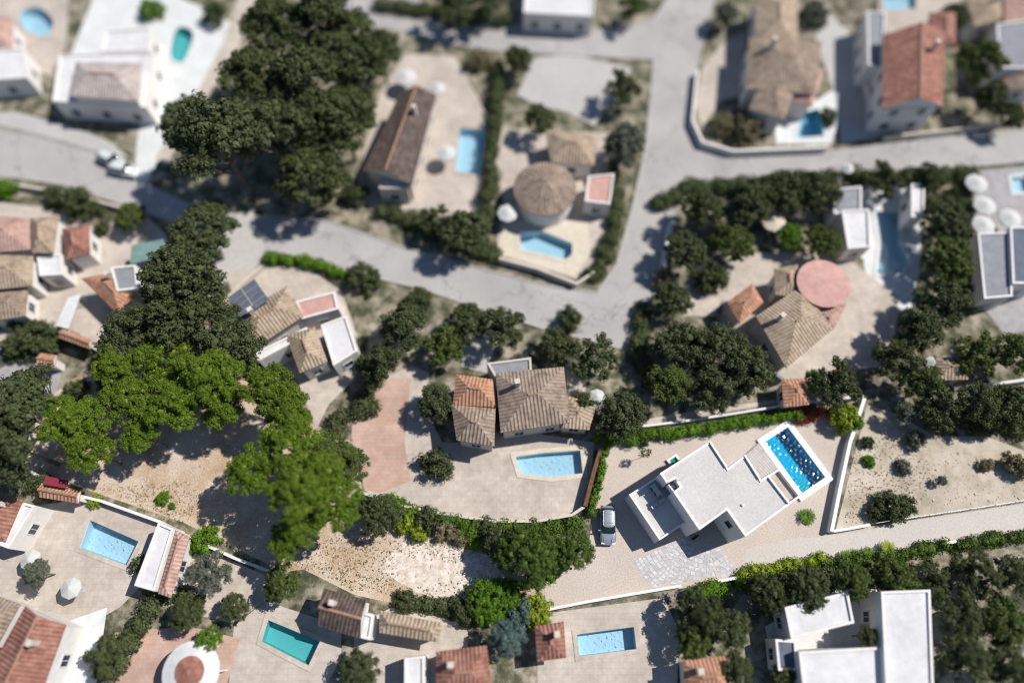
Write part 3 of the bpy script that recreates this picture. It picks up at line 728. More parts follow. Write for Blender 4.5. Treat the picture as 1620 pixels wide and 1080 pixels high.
# ------------------------------------------------------------------ ground
g0 = P(0, 0); X = 700
sheet('ground', [(-X, -X), (X, -X), (X, X), (-X, X)], M['garden'], 0)
sheet('clearing_ground', PL([(30, 740), (60, 640), (130, 590), (250, 555), (380, 580), (430, 640), (560, 700), (575, 790), (700, 830), (800, 850), (870, 880), (880, 925), (850, 950), (800, 960), (700, 955), (640, 958), (560, 940), (480, 900), (450, 905), (290, 826), (130, 772), (60, 752)]), M['chips'], .004)
sheet('scrub_ground', PL([(1372, 640), (1420, 655), (1480, 690), (1560, 690), (1640, 720), (1640, 800), (1440, 818), (1322, 838)]), M['dirt'], .004)
sheet('road', PL([(-40, 196), (60, 215), (150, 240), (205, 262), (230, 290), (330, 335), (420, 342), (520, 350), (640, 392), (760, 425), (880, 455), (945, 462), (975, 420), (1000, 330), (1020, 240), (1030, 150), (1034, 95),
                  (900, 88), (780, 80), (690, 66), (590, 40), (540, 20), (470, -30), (640, -30), (680, 15), (770, 38), (880, 44), (970, 48), (1035, 30), (1062, -10), (1070, -60), (1150, -60), (1125, 20), (1105, 100), (1094, 190), (1108, 228), (1160, 246),
                  (1300, 240), (1450, 222), (1700, 196), (1700, 248), (1560, 262), (1420, 268), (1330, 270), (1220, 282), (1110, 300), (1070, 330), (1056, 380), (1040, 450), (1020, 520), (1008, 560),
                  (960, 545), (860, 520), (760, 488), (660, 455), (560, 432), (450, 400), (350, 392), (270, 350), (190, 322), (100, 292), (-40, 272)]), M['asphalt'], .008)
def kerb(px):
    b = MB(); pts = [P(x, y) for x, y in px]; b.strip([(p.x, p.y) for p in pts], .18, 0, .13); tag(b.build('kerb', M['concrete']), kind='structure')
for k_ in ([(-40, 196), (60, 215), (150, 240), (205, 262)], [(420, 342), (520, 350), (640, 392), (760, 425), (880, 455), (945, 462), (975, 420), (1000, 330), (1020, 240), (1030, 150), (1034, 95), (900, 88), (780, 80), (690, 66)],
           [(680, 15), (770, 38), (880, 44), (970, 48), (1035, 30), (1062, -10)], [(1125, 20), (1105, 100)], [(1450, 222), (1700, 196)], [(1700, 248), (1560, 262), (1420, 268)], [(1220, 282), (1110, 300), (1070, 330), (1056, 380), (1040, 450), (1020, 520), (1008, 560)],
           [(960, 545), (860, 520), (760, 488), (660, 455), (560, 432), (450, 400)], [(190, 322), (100, 292), (-40, 272)]): kerb(k_)
# plot of the flat roofed villa
_ck = [(622, 872), (648, 856), (700, 862), (752, 872), (786, 884), (800, 905), (790, 925), (760, 938), (720, 946), (680, 944), (640, 925), (606, 900)]
_ck = [(v.x + random.uniform(-3, 3), v.y + random.uniform(-2.5, 2.5)) for v in smoothline([(x, y, 0) for x, y in _ck], 7, True)]
sheet('chalk_ground', PL(_ck), M['chalk'], .008)
YARD = [(938, 800), (946, 772), (955, 735), (962, 700), (972, 692), (1060, 690), (1150, 678), (1250, 664), (1300, 655), (1366, 645), (1344, 700), (1316, 842), (1440, 822), (1640, 790), (1640, 836), (1500, 856), (1400, 872), (1250, 892), (1170, 912), (1080, 930), (864, 966), (862, 935), (895, 900), (930, 880)]
sheet('gravel_yard', PL(YARD), M['gravel'], .012)
sheet('gravel_drive', PL([(1180, 868), (1250, 852), (1330, 845), (1440, 826), (1640, 794), (1640, 832), (1500, 852), (1400, 868), (1250, 888), (1178, 906)]), M['gravel_road'], .016)
TN = [0]
def terr(px, m, z=.014, name='terrace'):
    TN[0] += 1; return sheet(name, PL(px), M[m], z + .004 * (TN[0] % 9) + .0005 * (TN[0] // 9))
terr([(150, -10), (240, -25), (372, 38), (360, 75), (330, 130), (300, 190), (262, 230), (232, 290), (214, 296), (216, 230), (225, 180), (100, 175), (84, 160)], 'white_terrace')
terr([(-20, -10), (110, -20), (105, 70), (80, 120), (30, 110), (-20, 130)], 'paving')
terr([(382, -20), (412, -20), (380, 70), (320, 170), (262, 262), (245, 250), (300, 170), (352, 70)], 'paving', name='path')
terr([(30, 178), (110, 200), (170, 222), (205, 250), (150, 238), (60, 212), (-20, 194), (-20, 178)], 'concrete', .016, 'pavement')
terr([(640, 85), (720, 90), (780, 200), (778, 300), (748, 345), (700, 345), (660, 330), (590, 335), (560, 300), (600, 150)], 'paving')
terr([(845, 92), (905, 86), (1000, 108), (968, 160), (940, 200), (900, 178), (850, 168), (818, 150)], 'concrete')
terr([(795, 200), (850, 210), (990, 210), (975, 330), (955, 400), (912, 442), (790, 405), (786, 380), (800, 330), (782, 270)], 'paving')
terr([(800, 345), (930, 350), (935, 400), (910, 438), (786, 400)], 'cream_stone', .018)
terr([(345, 340), (400, 335), (420, 400), (400, 430), (345, 450), (340, 400)], 'concrete', .016, 'driveway')
terr([(356, 430), (480, 420), (540, 460), (575, 560), (560, 600), (520, 640), (500, 680), (470, 600), (400, 560)], 'paving')
terr([(730, 520), (790, 530), (770, 590), (730, 580)], 'concrete')
terr([(880, 560), (930, 600), (920, 640), (880, 640)], 'paving')
terr([(600, 600), (650, 580), (680, 590), (670, 640), (700, 700), (720, 700), (800, 680), (880, 690), (940, 700), (930, 800), (900, 822), (830, 828), (730, 815), (640, 800), (578, 778), (556, 690), (560, 640)], 'paving')
terr([(560, 640), (600, 600), (650, 600), (640, 700), (650, 760), (600, 780), (578, 775), (556, 690)], 'paving_pink', .018)
terr([(1240, 170), (1290, 160), (1322, 140), (1330, 180), (1315, 228), (1228, 228), (1226, 200)], 'white_terrace')
terr([(1310, 20), (1350, 60), (1370, 130), (1390, 190), (1400, 215), (1330, 228), (1320, 150), (1290, 60)], 'concrete')
terr([(1390, -40), (1520, -40), (1520, 60), (1390, 60)], 'paving')
terr([(1110, 110), (1150, 60), (1180, 50), (1180, 150), (1140, 160), (1112, 200), (1100, 170)], 'paving')
terr([(1320, 300), (1460, 292), (1458, 350), (1455, 430), (1440, 490), (1376, 490), (1366, 410), (1340, 400), (1312, 350)], 'white_terrace')
terr([(1150, 400), (1230, 400), (1330, 400), (1420, 470), (1415, 540), (1390, 580), (1330, 590), (1270, 620), (1240, 610), (1140, 520)], 'paving')
terr([(1090, 440), (1130, 430), (1150, 460), (1130, 500), (1080, 500)], 'paving')
terr([(1540, 270), (1640, 262), (1640, 520), (1590, 530), (1550, 480)], 'paving_grey')
terr([(0, 320), (80, 330), (150, 360), (230, 340), (270, 380), (260, 410), (220, 480), (200, 530), (140, 545), (60, 530), (-20, 560), (-20, 320)], 'paving')
terr([(-20, 590), (60, 560), (100, 580), (90, 620), (40, 640), (-20, 620)], 'paving_grey')
terr([(50, 800), (130, 790), (160, 790), (268, 832), (230, 920), (190, 960), (120, 1000), (60, 990), (-20, 930), (-20, 870)], 'paving')
terr([(100, 985), (170, 960), (150, 1100), (80, 1100)], 'white_terrace', .016)
terr([(300, 880), (330, 870), (420, 910), (420, 950), (370, 985), (300, 970), (285, 920)], 'paving')
terr([(370, 990), (420, 950), (540, 990), (540, 1040), (500, 1110), (360, 1110)], 'paving')
terr([(180, 1000), (300, 990), (380, 1010), (350, 1110), (160, 1110)], 'paving_pink', .013)
terr([(560, 990), (620, 960), (740, 985), (740, 1100), (560, 1110)], 'paving')
terr([(875, 968), (1050, 945), (1075, 1000), (1070, 1100), (850, 1100), (850, 1000)], 'paving')
terr([(1210, 990), (1330, 930), (1470, 935), (1478, 1100), (1230, 1100)], 'white_terrace')
terr([(1010, 665), (1100, 650), (1240, 630), (1240, 636), (1100, 660), (1010, 680)], 'paving', .016, 'path')

for f_ in pf: f_()

# ------------------------------------------------------------------ the flat roofed villa
ZR, ZA = 6.2, 3.3
def Q(x, y, z=ZR): return P(x, y, z)
A_, B_, C_, D_, E_ = Q(1043.8, 748.3), Q(1123.8, 697.2), Q(1151.7, 739.5), Q(1179, 718.5), Q(1204, 758)
E2, F2, G_, H_, I_ = Q(1216, 751.5), Q(1250.7, 796.5), Q(1179.2, 848.3), Q(1149.9, 806.5), Q(1106.5, 838)
n1, n2 = Q(1065, 777.5), Q(1054.8, 764.2); n3, n4 = Q(1067.5, 757.8), Q(1075.5, 769.5)
outl = [A_, B_, C_, D_, E_, E2, F2, G_, H_, I_]
villa = thing('villa', ((A_.x + F2.x) / 2, (A_.y + F2.y) / 2, 0), 'white flat roofed modern villa with a lower western annex in the gravel yard', 'villa')
full = [A_, B_, C_, D_, E_, E2, F2, G_, H_, I_, n1, n4, n3, n2]
b = MB(); b.prism([(p.x, p.y) for p in full], 0, ZR - .16, top=False); b.build('wall', M['villa_wall'], villa)
b = MB(); inner = b.ring(full, .22, ZR - .16, ZR); b.build('parapet', M['villa_trim'], villa)
b = MB(); b.flat([(p.x, p.y) for p in inner], ZR - .13); b.build('roof', M['villa_roof'], villa)
b = MB(); b.flat([(p.x, p.y) for p in (n1, n4, n3, n2)], ZR - 1.2); sh = b.build('light_shaft_floor', M['concrete'], villa)
b = MB(); e = (n1 - n2).normalized(); b.strip([(n2.x + .25, n2.y - .05), (n1.x + .25, n1.y - .05)], .14, ZR - 1.6, ZR - .3); b.build('light_shaft_rim', M['villa_trim'], villa)
b = MB(); cc = (n1 + n4 + n3 + n2) / 4; b.box((cc.x + .1, cc.y), .5, .4, ZR - 1.2, ZR - .75, .6); b.build('vent_box', M['metal_grey'], villa)
# raised shadow-casting parapets on the east edges
for a_, c_ in ((B_, C_), (D_, E_), (E2, F2)):
    b = MB()
    d = (c_ - a_).normalized(); n = Vector((d.y, -d.x, 0)); n = n if n.x < 0 else -n
    off = n * .13; b.strip([(a_.x + off.x + d.x * .1, a_.y + off.y + d.y * .1), (c_.x + off.x - d.x * .1, c_.y + off.y - d.y * .1)], .2, ZR - .002, ZR + .16)
    b.build('raised_parapet', M['villa_trim'], villa)
# annex
a0, a1 = Q(994.9, 781.9, ZA), Q(1043.5, 854.2, ZA); a2, a3 = Q(1083.5, 828, ZA), Q(1034.5, 757, ZA)
u = (a2 - a1).normalized() * .8; ann = [a0, a1, a2 + u, a3 + u]
b = MB(); b.prism([(p.x, p.y) for p in ann], 0, ZA - .32, top=False); b.build('annex_wall', M['villa_wall'], villa)
b = MB(); inn = b.ring(ann, .2, ZA - .32, ZA); b.build('annex_parapet', M['villa_trim'], villa)
b = MB(); b.flat([(p.x, p.y) for p in inn], ZA - .3); b.build('annex_roof', M['villa_roof'], villa)
# window in the wall of the entrance recess, small lamp, doors and glazing on the hidden sides
pw = Pwall(1153, 828.8, H_, G_); e = (G_ - H_).normalized(); nr = Vector((e.y, -e.x, 0)); nr = nr if nr.x < 0 else -nr
window(pw, e, nr, .62, .95, villa, 'dark_frame')
pl_ = Pwall(1146, 837, H_, G_); b = MB(); b.box((pl_.x + nr.x * .06, pl_.y + nr.y * .06), .12, .12, pl_.z - .1, pl_.z + .1); b.build('wall_lamp', M['metal_grey'], villa)
e = (H_ - I_).normalized(); nr = Vector((e.y, -e.x, 0)); 
nr = nr if nr.y < 0 else -nr
for t, zc_, ww, hh in ((.3, 1.1, 1.1, 2.1), (.75, 1.4, 1.4, 1.2), (.3, 4.4, 1.4, 1.2), (.75, 4.4, 1.2, 1.2)):
    p = I_.lerp(H_, t); p.z = zc_; window(p, e, nr, ww, hh, villa, 'dark_frame')
for s_, t_, ts in ((G_, F2, (.2, .5, .8)), (F2, E2, (.3, .7)), (C_, B_, (.3, .7)), (B_, A_, (.25, .6))):
    e = (t_ - s_).normalized(); nr = Vector((e.y, -e.x, 0)); mid = (s_ + t_) / 2
    if inside(mid + nr * .5, outl): nr = -nr
    for t in ts:
        for zc_ in (1.3, 4.3):
            p = s_.lerp(t_, t); p.z = zc_; window(p, e, nr, 1.6, 1.7, villa, 'dark_frame')
# roof fittings
ang = math.atan2((I_ - A_).y, (I_ - A_).x)
def acunit(px, py, lx, ly, h, a, label):
    c = P(px, py, ZA - .3 + h); g = thing('air_conditioner', (c.x, c.y, ZA - .3), label, 'air conditioner', 'air conditioning units on the annex roof')
    for s in (-1, 1):
        f = MB(); f.box((c.x + s * lx * .35 * math.cos(a), c.y + s * lx * .35 * math.sin(a)), .06, ly * 1.1, ZA - .3, ZA - .22, a); f.build('foot', M['black_rubber'], g)
    f = MB(); f.box((c.x, c.y), lx, ly, ZA - .22, ZA - .3 + h, a); o = f.build('case', M['metal_grey'], g); o.modifiers.new('bv', 'BEVEL').width = .03
    f = MB(); n = Vector((math.sin(a), -math.cos(a), 0)) * (ly / 2); 
    for k in ((-.22, .22) if lx > 1.2 else (0,)):
        q = Vector((c.x + math.cos(a) * k * lx, c.y + math.sin(a) * k * lx, ZA - .26 + h / 2)); f.tube(q + n, q + n * 1.12, .3 * h, .3 * h, 14)
    f.build('fan_grille', M['black_rubber'], g); return g
acunit(1038, 774, 1.35, .5, 1.0, ang, 'long dark air conditioner on the annex roof against the tall wall')
acunit(1036.5, 799.5, .85, .32, .5, ang + 1.571, 'pale small air conditioner on the annex roof, further from the tall wall')
acunit(1047, 791.8, .85, .32, .5, ang + 1.571, 'small air conditioner on the annex roof right at the tall wall foot')
c = P(1077.5, 758, ZR); g = thing('roof_antenna', (c.x, c.y, ZR - .13), 'thin white aerial mast on the villa roof beside the light shaft', 'antenna')
b = MB(); b.tube((c.x, c.y, ZR - .13), (c.x, c.y, ZR + 1.6), .025, .02, 6); b.build('mast', M['white_paint'], g)
b = MB(); b.tube((c.x - .55, c.y + .1, ZR + 1.35), (c.x + .55, c.y - .1, ZR + 1.35), .016, .016, 5)
for k in range(6):
    x = -.5 + .2 * k; b.tube((c.x + x, c.y - .25 - x * .18, ZR + 1.36), (c.x + x, c.y + .25 - x * .18, ZR + 1.36), .009, .009, 4)
b.build('aerial', M['chrome'], g)
c = P(1070.3, 759, ZR + .3); g = thing('vent_pipe', (c.x, c.y, ZR - .13), 'short pale blue capped vent pipe at the light shaft corner', 'vent pipe')
b = MB(); b.tube((c.x, c.y, ZR - .13), (c.x, c.y, ZR + .3), .09, .09, 10); b.build('pipe', M['villa_trim'], g)
b = MB(); b.tube((c.x, c.y, ZR + .3), (c.x, c.y, ZR + .42), .17, .08, 10); b.build('cap', plain('cap_blue', (.45, .6, .75), .4), g)
c = P(1175, 798.5, ZR); g = thing('roof_vent', (c.x, c.y, ZR - .13), 'tiny white vent in the middle of the villa roof', 'vent')
b = MB(); b.tube((c.x, c.y, ZR - .13), (c.x, c.y, ZR + .05), .07, .07, 8); b.build('pipe', M['white_stone'], g)
b = MB(); b.tube((c.x, c.y, ZR + .05), (c.x, c.y, ZR + .12), .16, .06, 8); b.build('cap', M['white_stone'], g)

# wooden deck between villa and pool, patio with its low walls
dk = PL([(1165, 732), (1201.5, 699), (1232.5, 740.5), (1194, 771)], .06)
d0, d1, d2, d3 = dk; e = (d2 - d1).normalized()
b = MB(); v_ = (d1 - d0).normalized(); b.face([(p.x, p.y, .26) for p in (d0, d3, d2, d1)], [((p - d0).dot(v_), (p - d0).dot(e)) for p in (d0, d3, d2, d1)])
for p, q in ((d0, d3), (d3, d2), (d2, d1), (d1, d0)): b.face([(p.x, p.y, 0), (q.x, q.y, 0), (q.x, q.y, .26), (p.x, p.y, .26)])
b.flip = 0; tag(b.build('deck', M['deck']), 'grey slatted sun deck between the villa roof and the blue pool', 'deck')
pt = PL([(1205, 757), (1232, 741), (1266, 785.5), (1240, 803)], .3); pin = inset([Vector((p.x, p.y, 0)) for p in (pt if area(pt) > 0 else pt[::-1])], .02)
b = MB(); b.flat([(p.x, p.y) for p in pt], .05); o = b.build('patio', M['paving']); tag(o, kind='structure')
b = MB(); b.ring([(p.x, p.y) for p in pt], .22, 0, .62); tag(b.build('patio_wall', M['villa_trim']), 'low white wall round the narrow patio next to the blue pool', 'low wall')
# steps in the pool
pq = POOLS[0]; near = min(pq, key=lambda v: (v - P(1269, 779.5)).length); i = pq.index(near)
s1, s2 = P(1269, 779.5), P(1305.8, 754.5); up = (P(1210.5, 698.5) - s1).normalized(); rt = (s2 - s1).normalized()
sp = bpy.data.objects[[o.name for o in bpy.data.objects if o.name.startswith('swimming_pool')][0]]
b = MB()
for k in range(5):
    o_ = s1 + rt * .02 + up * (.02 + .30 * k); q = [o_, o_ + rt * 1.25, o_ + rt * 1.25 + up * .29, o_ + up * .29]
    b.prism([(p.x, p.y) for p in q], -1.24, .08 - .22 * k)
b.build('step', M['white_stone'], sp)
# planter with green turf
gp = PL([(1054.3, 727.3), (1069.5, 717.8), (1080, 732), (1066, 742.5)], .35)
b = MB(); gi = b.ring([(p.x, p.y) for p in gp], .22, 0, .4); pr = b.build('light_well', M['villa_trim']); tag(pr, 'small white framed light well lined with bright green turf beside the villa', 'light well')
b = MB(); b.flat([(p.x, p.y) for p in gi], .1); o = b.build('turf_lining', M['turf']); o.parent = pr
# wild cat-sized dog in the shade of the recess
def dog(px, py, a, label):
    c = P(px, py, .3); me = bpy.data.meshes.new('dog')
    J = [(0, 0, .46), (.22, 0, .47), (.36, 0, .54), (.47, 0, .60), (.60, 0, .57), (-.2, 0, .45), (-.36, .03, .42), (-.52, .1, .36),
         (.24, .09, .30), (.25, .09, .15), (.28, .09, .02), (.22, -.09, .30), (.27, -.09, .15), (.30, -.09, .02),
         (-.22, .09, .32), (-.30, .09, .17), (-.26, .09, .02), (-.24, -.09, .32), (-.18, -.09, .17), (-.14, -.09, .02), (.46, .06, .67), (.46, -.06, .67)]
    Ed = [(0, 1), (1, 2), (2, 3), (3, 4), (0, 5), (5, 6), (6, 7), (1, 8), (8, 9), (9, 10), (1, 11), (11, 12), (12, 13), (5, 14), (14, 15), (15, 16), (5, 17), (17, 18), (18, 19), (3, 20), (3, 21)]
    Rr = [.12, .14, .08, .075, .035, .10, .03, .015, .055, .03, .03, .055, .03, .03, .065, .035, .03, .065, .035, .03, .022, .022]
    me.from_pydata(J, Ed, []); o = bpy.data.objects.new('dog', me); COL.objects.link(o); me.materials.append(M['dog_fur'])
    o.modifiers.new('skin', 'SKIN')
    for v, r in zip(me.skin_vertices[0].data if me.skin_vertices else [], Rr): v.radius = (r, r)
    if me.skin_vertices: me.skin_vertices[0].data[0].use_root = True
    o.modifiers.new('sub', 'SUBSURF').render_levels = 2; o.location = (c.x, c.y, 0.02); o.rotation_euler = (0, 0, a); return tag(o, label, 'dog')
def dog_make():
    bpy.context.view_layer.update()
    o = dog(1098.5, 850.5, .55, 'small dark brown dog standing in the shade of the villa entrance')
    if not o.data.skin_vertices:
        bpy.context.view_layer.objects.active = o; o.modifiers.remove(o.modifiers['skin'])
        bpy.ops.object.select_all(action='DESELECT'); o.select_set(True); bpy.ops.object.modifier_add(type='SKIN')
        o.modifiers.move(len(o.modifiers) - 1, 0)
        Rr = [.12, .14, .08, .075, .035, .10, .03, .015, .055, .03, .03, .055, .03, .03, .065, .035, .03, .065, .035, .03, .022, .022]
        for v, r in zip(o.data.skin_vertices[0].data, Rr): v.radius = (r, r)
        o.data.skin_vertices[0].data[0].use_root = True
dog_make()

# cobbled fan in front of the entrance
FC = P(1108, 838); bs = MB(); lim0, lim1 = P(866, 960), P(1175, 911)
def below(p): d = lim1 - lim0; return (p - lim0).cross(d).z > -.35 * d.length
r = 2.15; aL = math.atan2((P(1002, 884) - FC).y, (P(1002, 884) - FC).x); aR = math.atan2((P(1171, 912) - FC).y, (P(1171, 912) - FC).x)
if aL > 0: aL -= 2 * math.pi
Rmax = (P(1004, 888) - FC).length
while r < Rmax:
    hgt = .48; L_ = .52; a = aL + random.uniform(0, .05)
    while a < aR:
        da = L_ * random.choice((.7, 1, 1.25)) / r; am = a + da / 2; m_ = FC + Vector((math.cos(am), math.sin(am), 0)) * (r + hgt / 2)
        inn_h = inside(m_, [p for p in outl]) or inside(m_, ann)
        if not below(m_) and not inn_h:
            g_ = .048; q = []
            for rr_, aa in ((r + g_, a + g_ / r), (r + g_, a + da - g_ / r), (r + hgt - g_, a + da - g_ / r), (r + hgt - g_, a + g_ / r)):
                j = 0; q.append((FC.x + math.cos(aa) * (rr_ + j), FC.y + math.sin(aa) * (rr_ + j)))
            bs.prism(q, .0, .026 + random.uniform(0, .012))
        a += da
    r += hgt
o = bs.build('cobbled_paving', M['sett']); tag(o, kind='structure')

# ------------------------------------------------------------------ things in the yard
car(961.5, 830.5, math.radians(-2), M['silver_paint'], 'silver estate car parked beside the hedge west of the villa')
frond_plant(1277, 817, 1.0, 26, 'green', 'small green cycad alone on the gravel south of the pool', .5, 'cycad', 'cycad')
# sapling
c = P(1021, 714, 2.9); c2 = P(1013, 724) - Vector((.9, .3, 0)); g = thing('sapling', (c2.x + .9, c2.y + .3, 0), 'thin almost bare young tree on the gravel north of the annex', 'tree')
base = Vector((c2.x + .9, c2.y + .3, 0)); b = MB(); k1 = base + Vector((.05, .03, 1.5)); b.tube(base, k1, .035, .028, 6); tips = []
for k in range(8):
    a = k * .785 + random.uniform(-.5, .5); rr_ = random.uniform(.05, .5); e1 = k1 + Vector((math.cos(a) * rr_ * 1.2, math.sin(a) * rr_ * .8, .5 + .3 * random.random())); b.tube(k1, e1, .022, .012, 5)
    for j in (-1, 0, 1):
        e2 = e1 + Vector((math.cos(a + j * .9) * random.uniform(.1, .5), math.sin(a + j * .9) * random.uniform(.1, .4), .4 + .3 * random.random())); b.tube(e1, e2, .012, .004, 4); tips += [e2, e1.lerp(e2, .6)]
b.build('trunk', mat('bark', ['4a3f35', '8d8276'], 8), g)
tp = np.array([t[:] for t in tips]) - np.array([base.x, base.y, 0]); tp = np.repeat(tp, 14, 0) + RNG.normal(scale=.07, size=(len(tp) * 14, 3))
me = leaf_mesh('leaves', tp, RNG.normal(size=tp.shape) + [0, 0, .6], .06); me.materials.append(lm('oak')); o = bpy.data.objects.new('leaves', me); COL.objects.link(o); o.parent = g

wall([(1368, 630), (1345, 700), (1330, 770), (1316, 840)], .38, 1.15, 'villa_trim', 'white rendered boundary wall running down the east side of the pool yard')
wall([(1319.5, 839.5), (1345, 835.5), (1377, 829.5)], .3, .75, 'villa_trim', 'short low white wall at the corner of the scrub plot')
wall([(864, 964), (930, 951), (1000, 939), (1078, 926)], .3, .7, 'stucco', 'pale low wall along the south edge of the gravel yard')
wall([(1136, 919), (1166, 913.5)], .3, .8, 'villa_trim', 'short white gate wall below the cobbled fan')
wall([(1498, 858), (1514, 856)], .3, .9, 'villa_trim', 'short white wall stub at the south hedge of the drive')
# wire fence along the drive
def fence(px, h, label, mt='metal_grey', n_every=2.4):
    pts = PL(px); g = thing('wire_fence', (pts[0].x, pts[0].y, 0), label, 'fence')
    wb = MB()
    for a_, b_ in zip(pts[:-1], pts[1:]):
        n = max(1, int((b_ - a_).length / n_every))
        for i in range(n):
            p = a_.lerp(b_, i / n); f = MB(); f.tube(p, p + Vector((0, 0, h)), .035, .03, 6); f.build('post', M[mt], g)
        for z in (.15, .5, .85, h - .05): wb.tube(a_ + Vector((0, 0, z)), b_ + Vector((0, 0, z)), .016, .016, 4)
        L = (b_ - a_).length; k = int(L / .35)
        for i in range(k):
            p, q = a_.lerp(b_, i / k), a_.lerp(b_, (i + 1) / k); wb.tube(p + Vector((0, 0, .1)), q + Vector((0, 0, h - .05)), .009, .009, 3); wb.tube(q + Vector((0, 0, .1)), p + Vector((0, 0, h - .05)), .009, .009, 3)
    wb.build('mesh', M[mt], g); return g
fence([(1379, 829), (1450, 818), (1530, 806), (1640, 789)], 1.25, 'thin grey wire fence between the scrub plot and the gravel drive')
wall([(1000, 676), (1080, 666), (1160, 654), (1240, 641), (1300, 634), (1366, 626)], .25, .9, 'stucco', 'pale grey garden wall behind the long green hedge north of the villa')
# hedges
hedge([(1000, 690), (1060, 682), (1120, 674), (1185, 665), (1262, 655)], 1.5, 1.5, 'green', 'long bright green hedge along the north edge of the villa yard', 70)
hedge([(960, 704), (951, 745), (942, 782), (938, 800)], 1.1, 1.6, 'green', 'narrow green hedge along the west edge of the villa yard', 70)
hedge([(955, 690), (1000, 690)], 1.8, 1.6, 'green', 'hedge corner joining the north and west hedges of the villa', 70)
hedge([(1268, 655), (1290, 652), (1312, 650)], 2.0, 1.6, 'red', 'rust red shrub hedge between the green hedge and the round bush', 70)
hedge([(1178, 908), (1220, 900), (1262, 892), (1300, 884)], 1.7, 1.4, 'lime', 'yellow green hedge along the south side of the drive, nearer the cobbles', 60)
hedge([(1300, 890), (1360, 884), (1420, 876), (1490, 864)], 1.6, 1.3, 'oak', 'rough green hedge along the drive west of the white wall stub', 60)
hedge([(1520, 862), (1570, 853), (1640, 842)], 1.6, 1.4, 'oak', 'green hedge along the drive at the right edge', 60)
hedge([(1090, 940), (1130, 932), (1170, 922)], 1.8, 1.5, 'green', 'short green hedge bordering the cobbled fan', 60)
bush(1338, 660, 2.0, 'lime', 'large round yellow green bush at the north end of the white boundary wall', z=1.5)
bush(1352, 668, 1.1, 'green', 'small bush leaning over the white boundary wall', z=1.5)
for px, py, r, lb in ((1337, 879, .75, 'leftmost of the three small cycads at the drive edge'), (1353, 876, .7, 'middle of the three small cycads at the drive edge'), (1374, 872, .7, 'rightmost and darkest of the three small cycads at the drive edge')):
    frond_plant(px, py, r, 18, 'green', lb, .6, 'cycad', 'cycad', 'cycads along the drive')
frond_plant(1405, 866, .9, 20, 'lime', 'yellow green cycad on the hedge top above the drive', 1.0, 'cycad', 'cycad', 'cycads along the drive')
bush(1388, 808, 1.3, 'dark', 'dark bush inside the wire fence beside the low white wall')
bush(1412, 800, 2.0, 'dark', 'wide dark bush in the scrub plot beside the fence')
bush(1436, 797, 1.3, 'dark', 'smaller dark bush right of the wide one in the scrub plot')
bush(1373, 700, .9, 'dark', 'small dark bush close to the boundary wall in the scrub plot', z=.5)
bush(1375, 730, .8, 'green', 'green tuft close to the boundary wall in the scrub plot', z=.4)
scatter('dry_weeds', [[(1350, 690), (1420, 690), (1500, 760), (1420, 815), (1335, 832)]], 420, .05, lm('dry'), .02)
scatter('scrub_stones', [[(1350, 690), (1420, 690), (1640, 740), (1640, 790), (1420, 815), (1335, 832)]], 900, .07, mat('stone', ['8f8478', 'cfc5b8'], 2, .9), .0, kind='stone')
scatter('pale_stones', [[(150, 772), (290, 690), (420, 640), (520, 790), (460, 840), (400, 890), (300, 830)], [(450, 880), (560, 800), (640, 850), (800, 880), (800, 930), (700, 950), (560, 930)]], 6500, .055, mat('pale_stone', [(.46, .36, .28), (.66, .57, .50)], 1.5, .9, island=.25), .0, kind='stone')
scatter('grass_tufts', [[(480, 880), (560, 905), (640, 925), (560, 935)], [(240, 780), (290, 790), (280, 830), (200, 800)], [(640, 930), (800, 905), (820, 940), (700, 950)], [(560, 900), (640, 850), (760, 860), (640, 870)]], 260, .055, lm('green'), .02)
scatter('dry_grass', [[(450, 885), (560, 830), (620, 870), (640, 940), (560, 935)], [(150, 772), (300, 760), (330, 800), (290, 826)], [(600, 850), (780, 870), (800, 900), (640, 880)]], 900, .05, lm('dry'), .02)
bush(258, 788, .9, 'green', 'small green plant patch alone in the sunny clearing', z=.3)
bush(272, 800, .5, 'green', 'tiny green plant below the green patch in the clearing', z=.2)

# ------------------------------------------------------------------ pines of the clearing
PG = 'tall umbrella pines round the wild clearing'
def pine(px, py, r, zc, k, lb, mt=None, sy=1.0, rot=None, hz=.85):
    mt = mt or ('pinelit', 'pinegold', 'pinelit', 'pinedeep')[int(px * 7 + py) % 4]
    return tree(px, py, r * .92, zc * (.92 if px < 380 else 1.0), 'pine%d' % k, mt, lb, 'pine_tree', 'pine tree', PG, sy, rot, hz)
pine(118, 668, 4.6, 8.5, 0, 'bright pine with an egg shaped crown, leftmost over the clearing', sy=.95)
pine(138, 712, 3.3, 7.5, 2, 'lower pine lobe hanging down towards the orange roofed shed')
pine(182, 578, 3.4, 8.5, 1, 'small pine at the top left of the grove beside the glass canopy')
pine(258, 570, 4.2, 8, 2, 'pine at the top of the grove with light branches showing')
pine(330, 592, 4.8, 10.5, 0, 'broad pine at the top right of the grove beside the pale house')
pine(208, 628, 4.4, 7.6, 1, 'bright pine in the middle of the grove, left of the broad one')
pine(282, 638, 4.6, 9, 0, 'bright pine in the middle of the grove over the shaded ground', sy=.9)
pine(222, 684, 2.8, 7, 2, 'small pine lobe low over the dark gap of the grove')
pine(352, 636, 3.4, 8, 2, 'pale green pine at the right end of the grove')
pine(424, 616, 4.6, 9, 1, 'tall pine beside the pale tiled house wall', sy=.85)
pine(452, 650, 3.4, 8.5, 0, 'pine between the tall pair east of the shaded hollow')
pine(458, 706, 4.9, 8.8, 2, 'great bright pine at the top of the eastern clump')
pine(520, 726, 4.2, 8.5, 1, 'darker pine at the right edge of the eastern clump', 'pine')
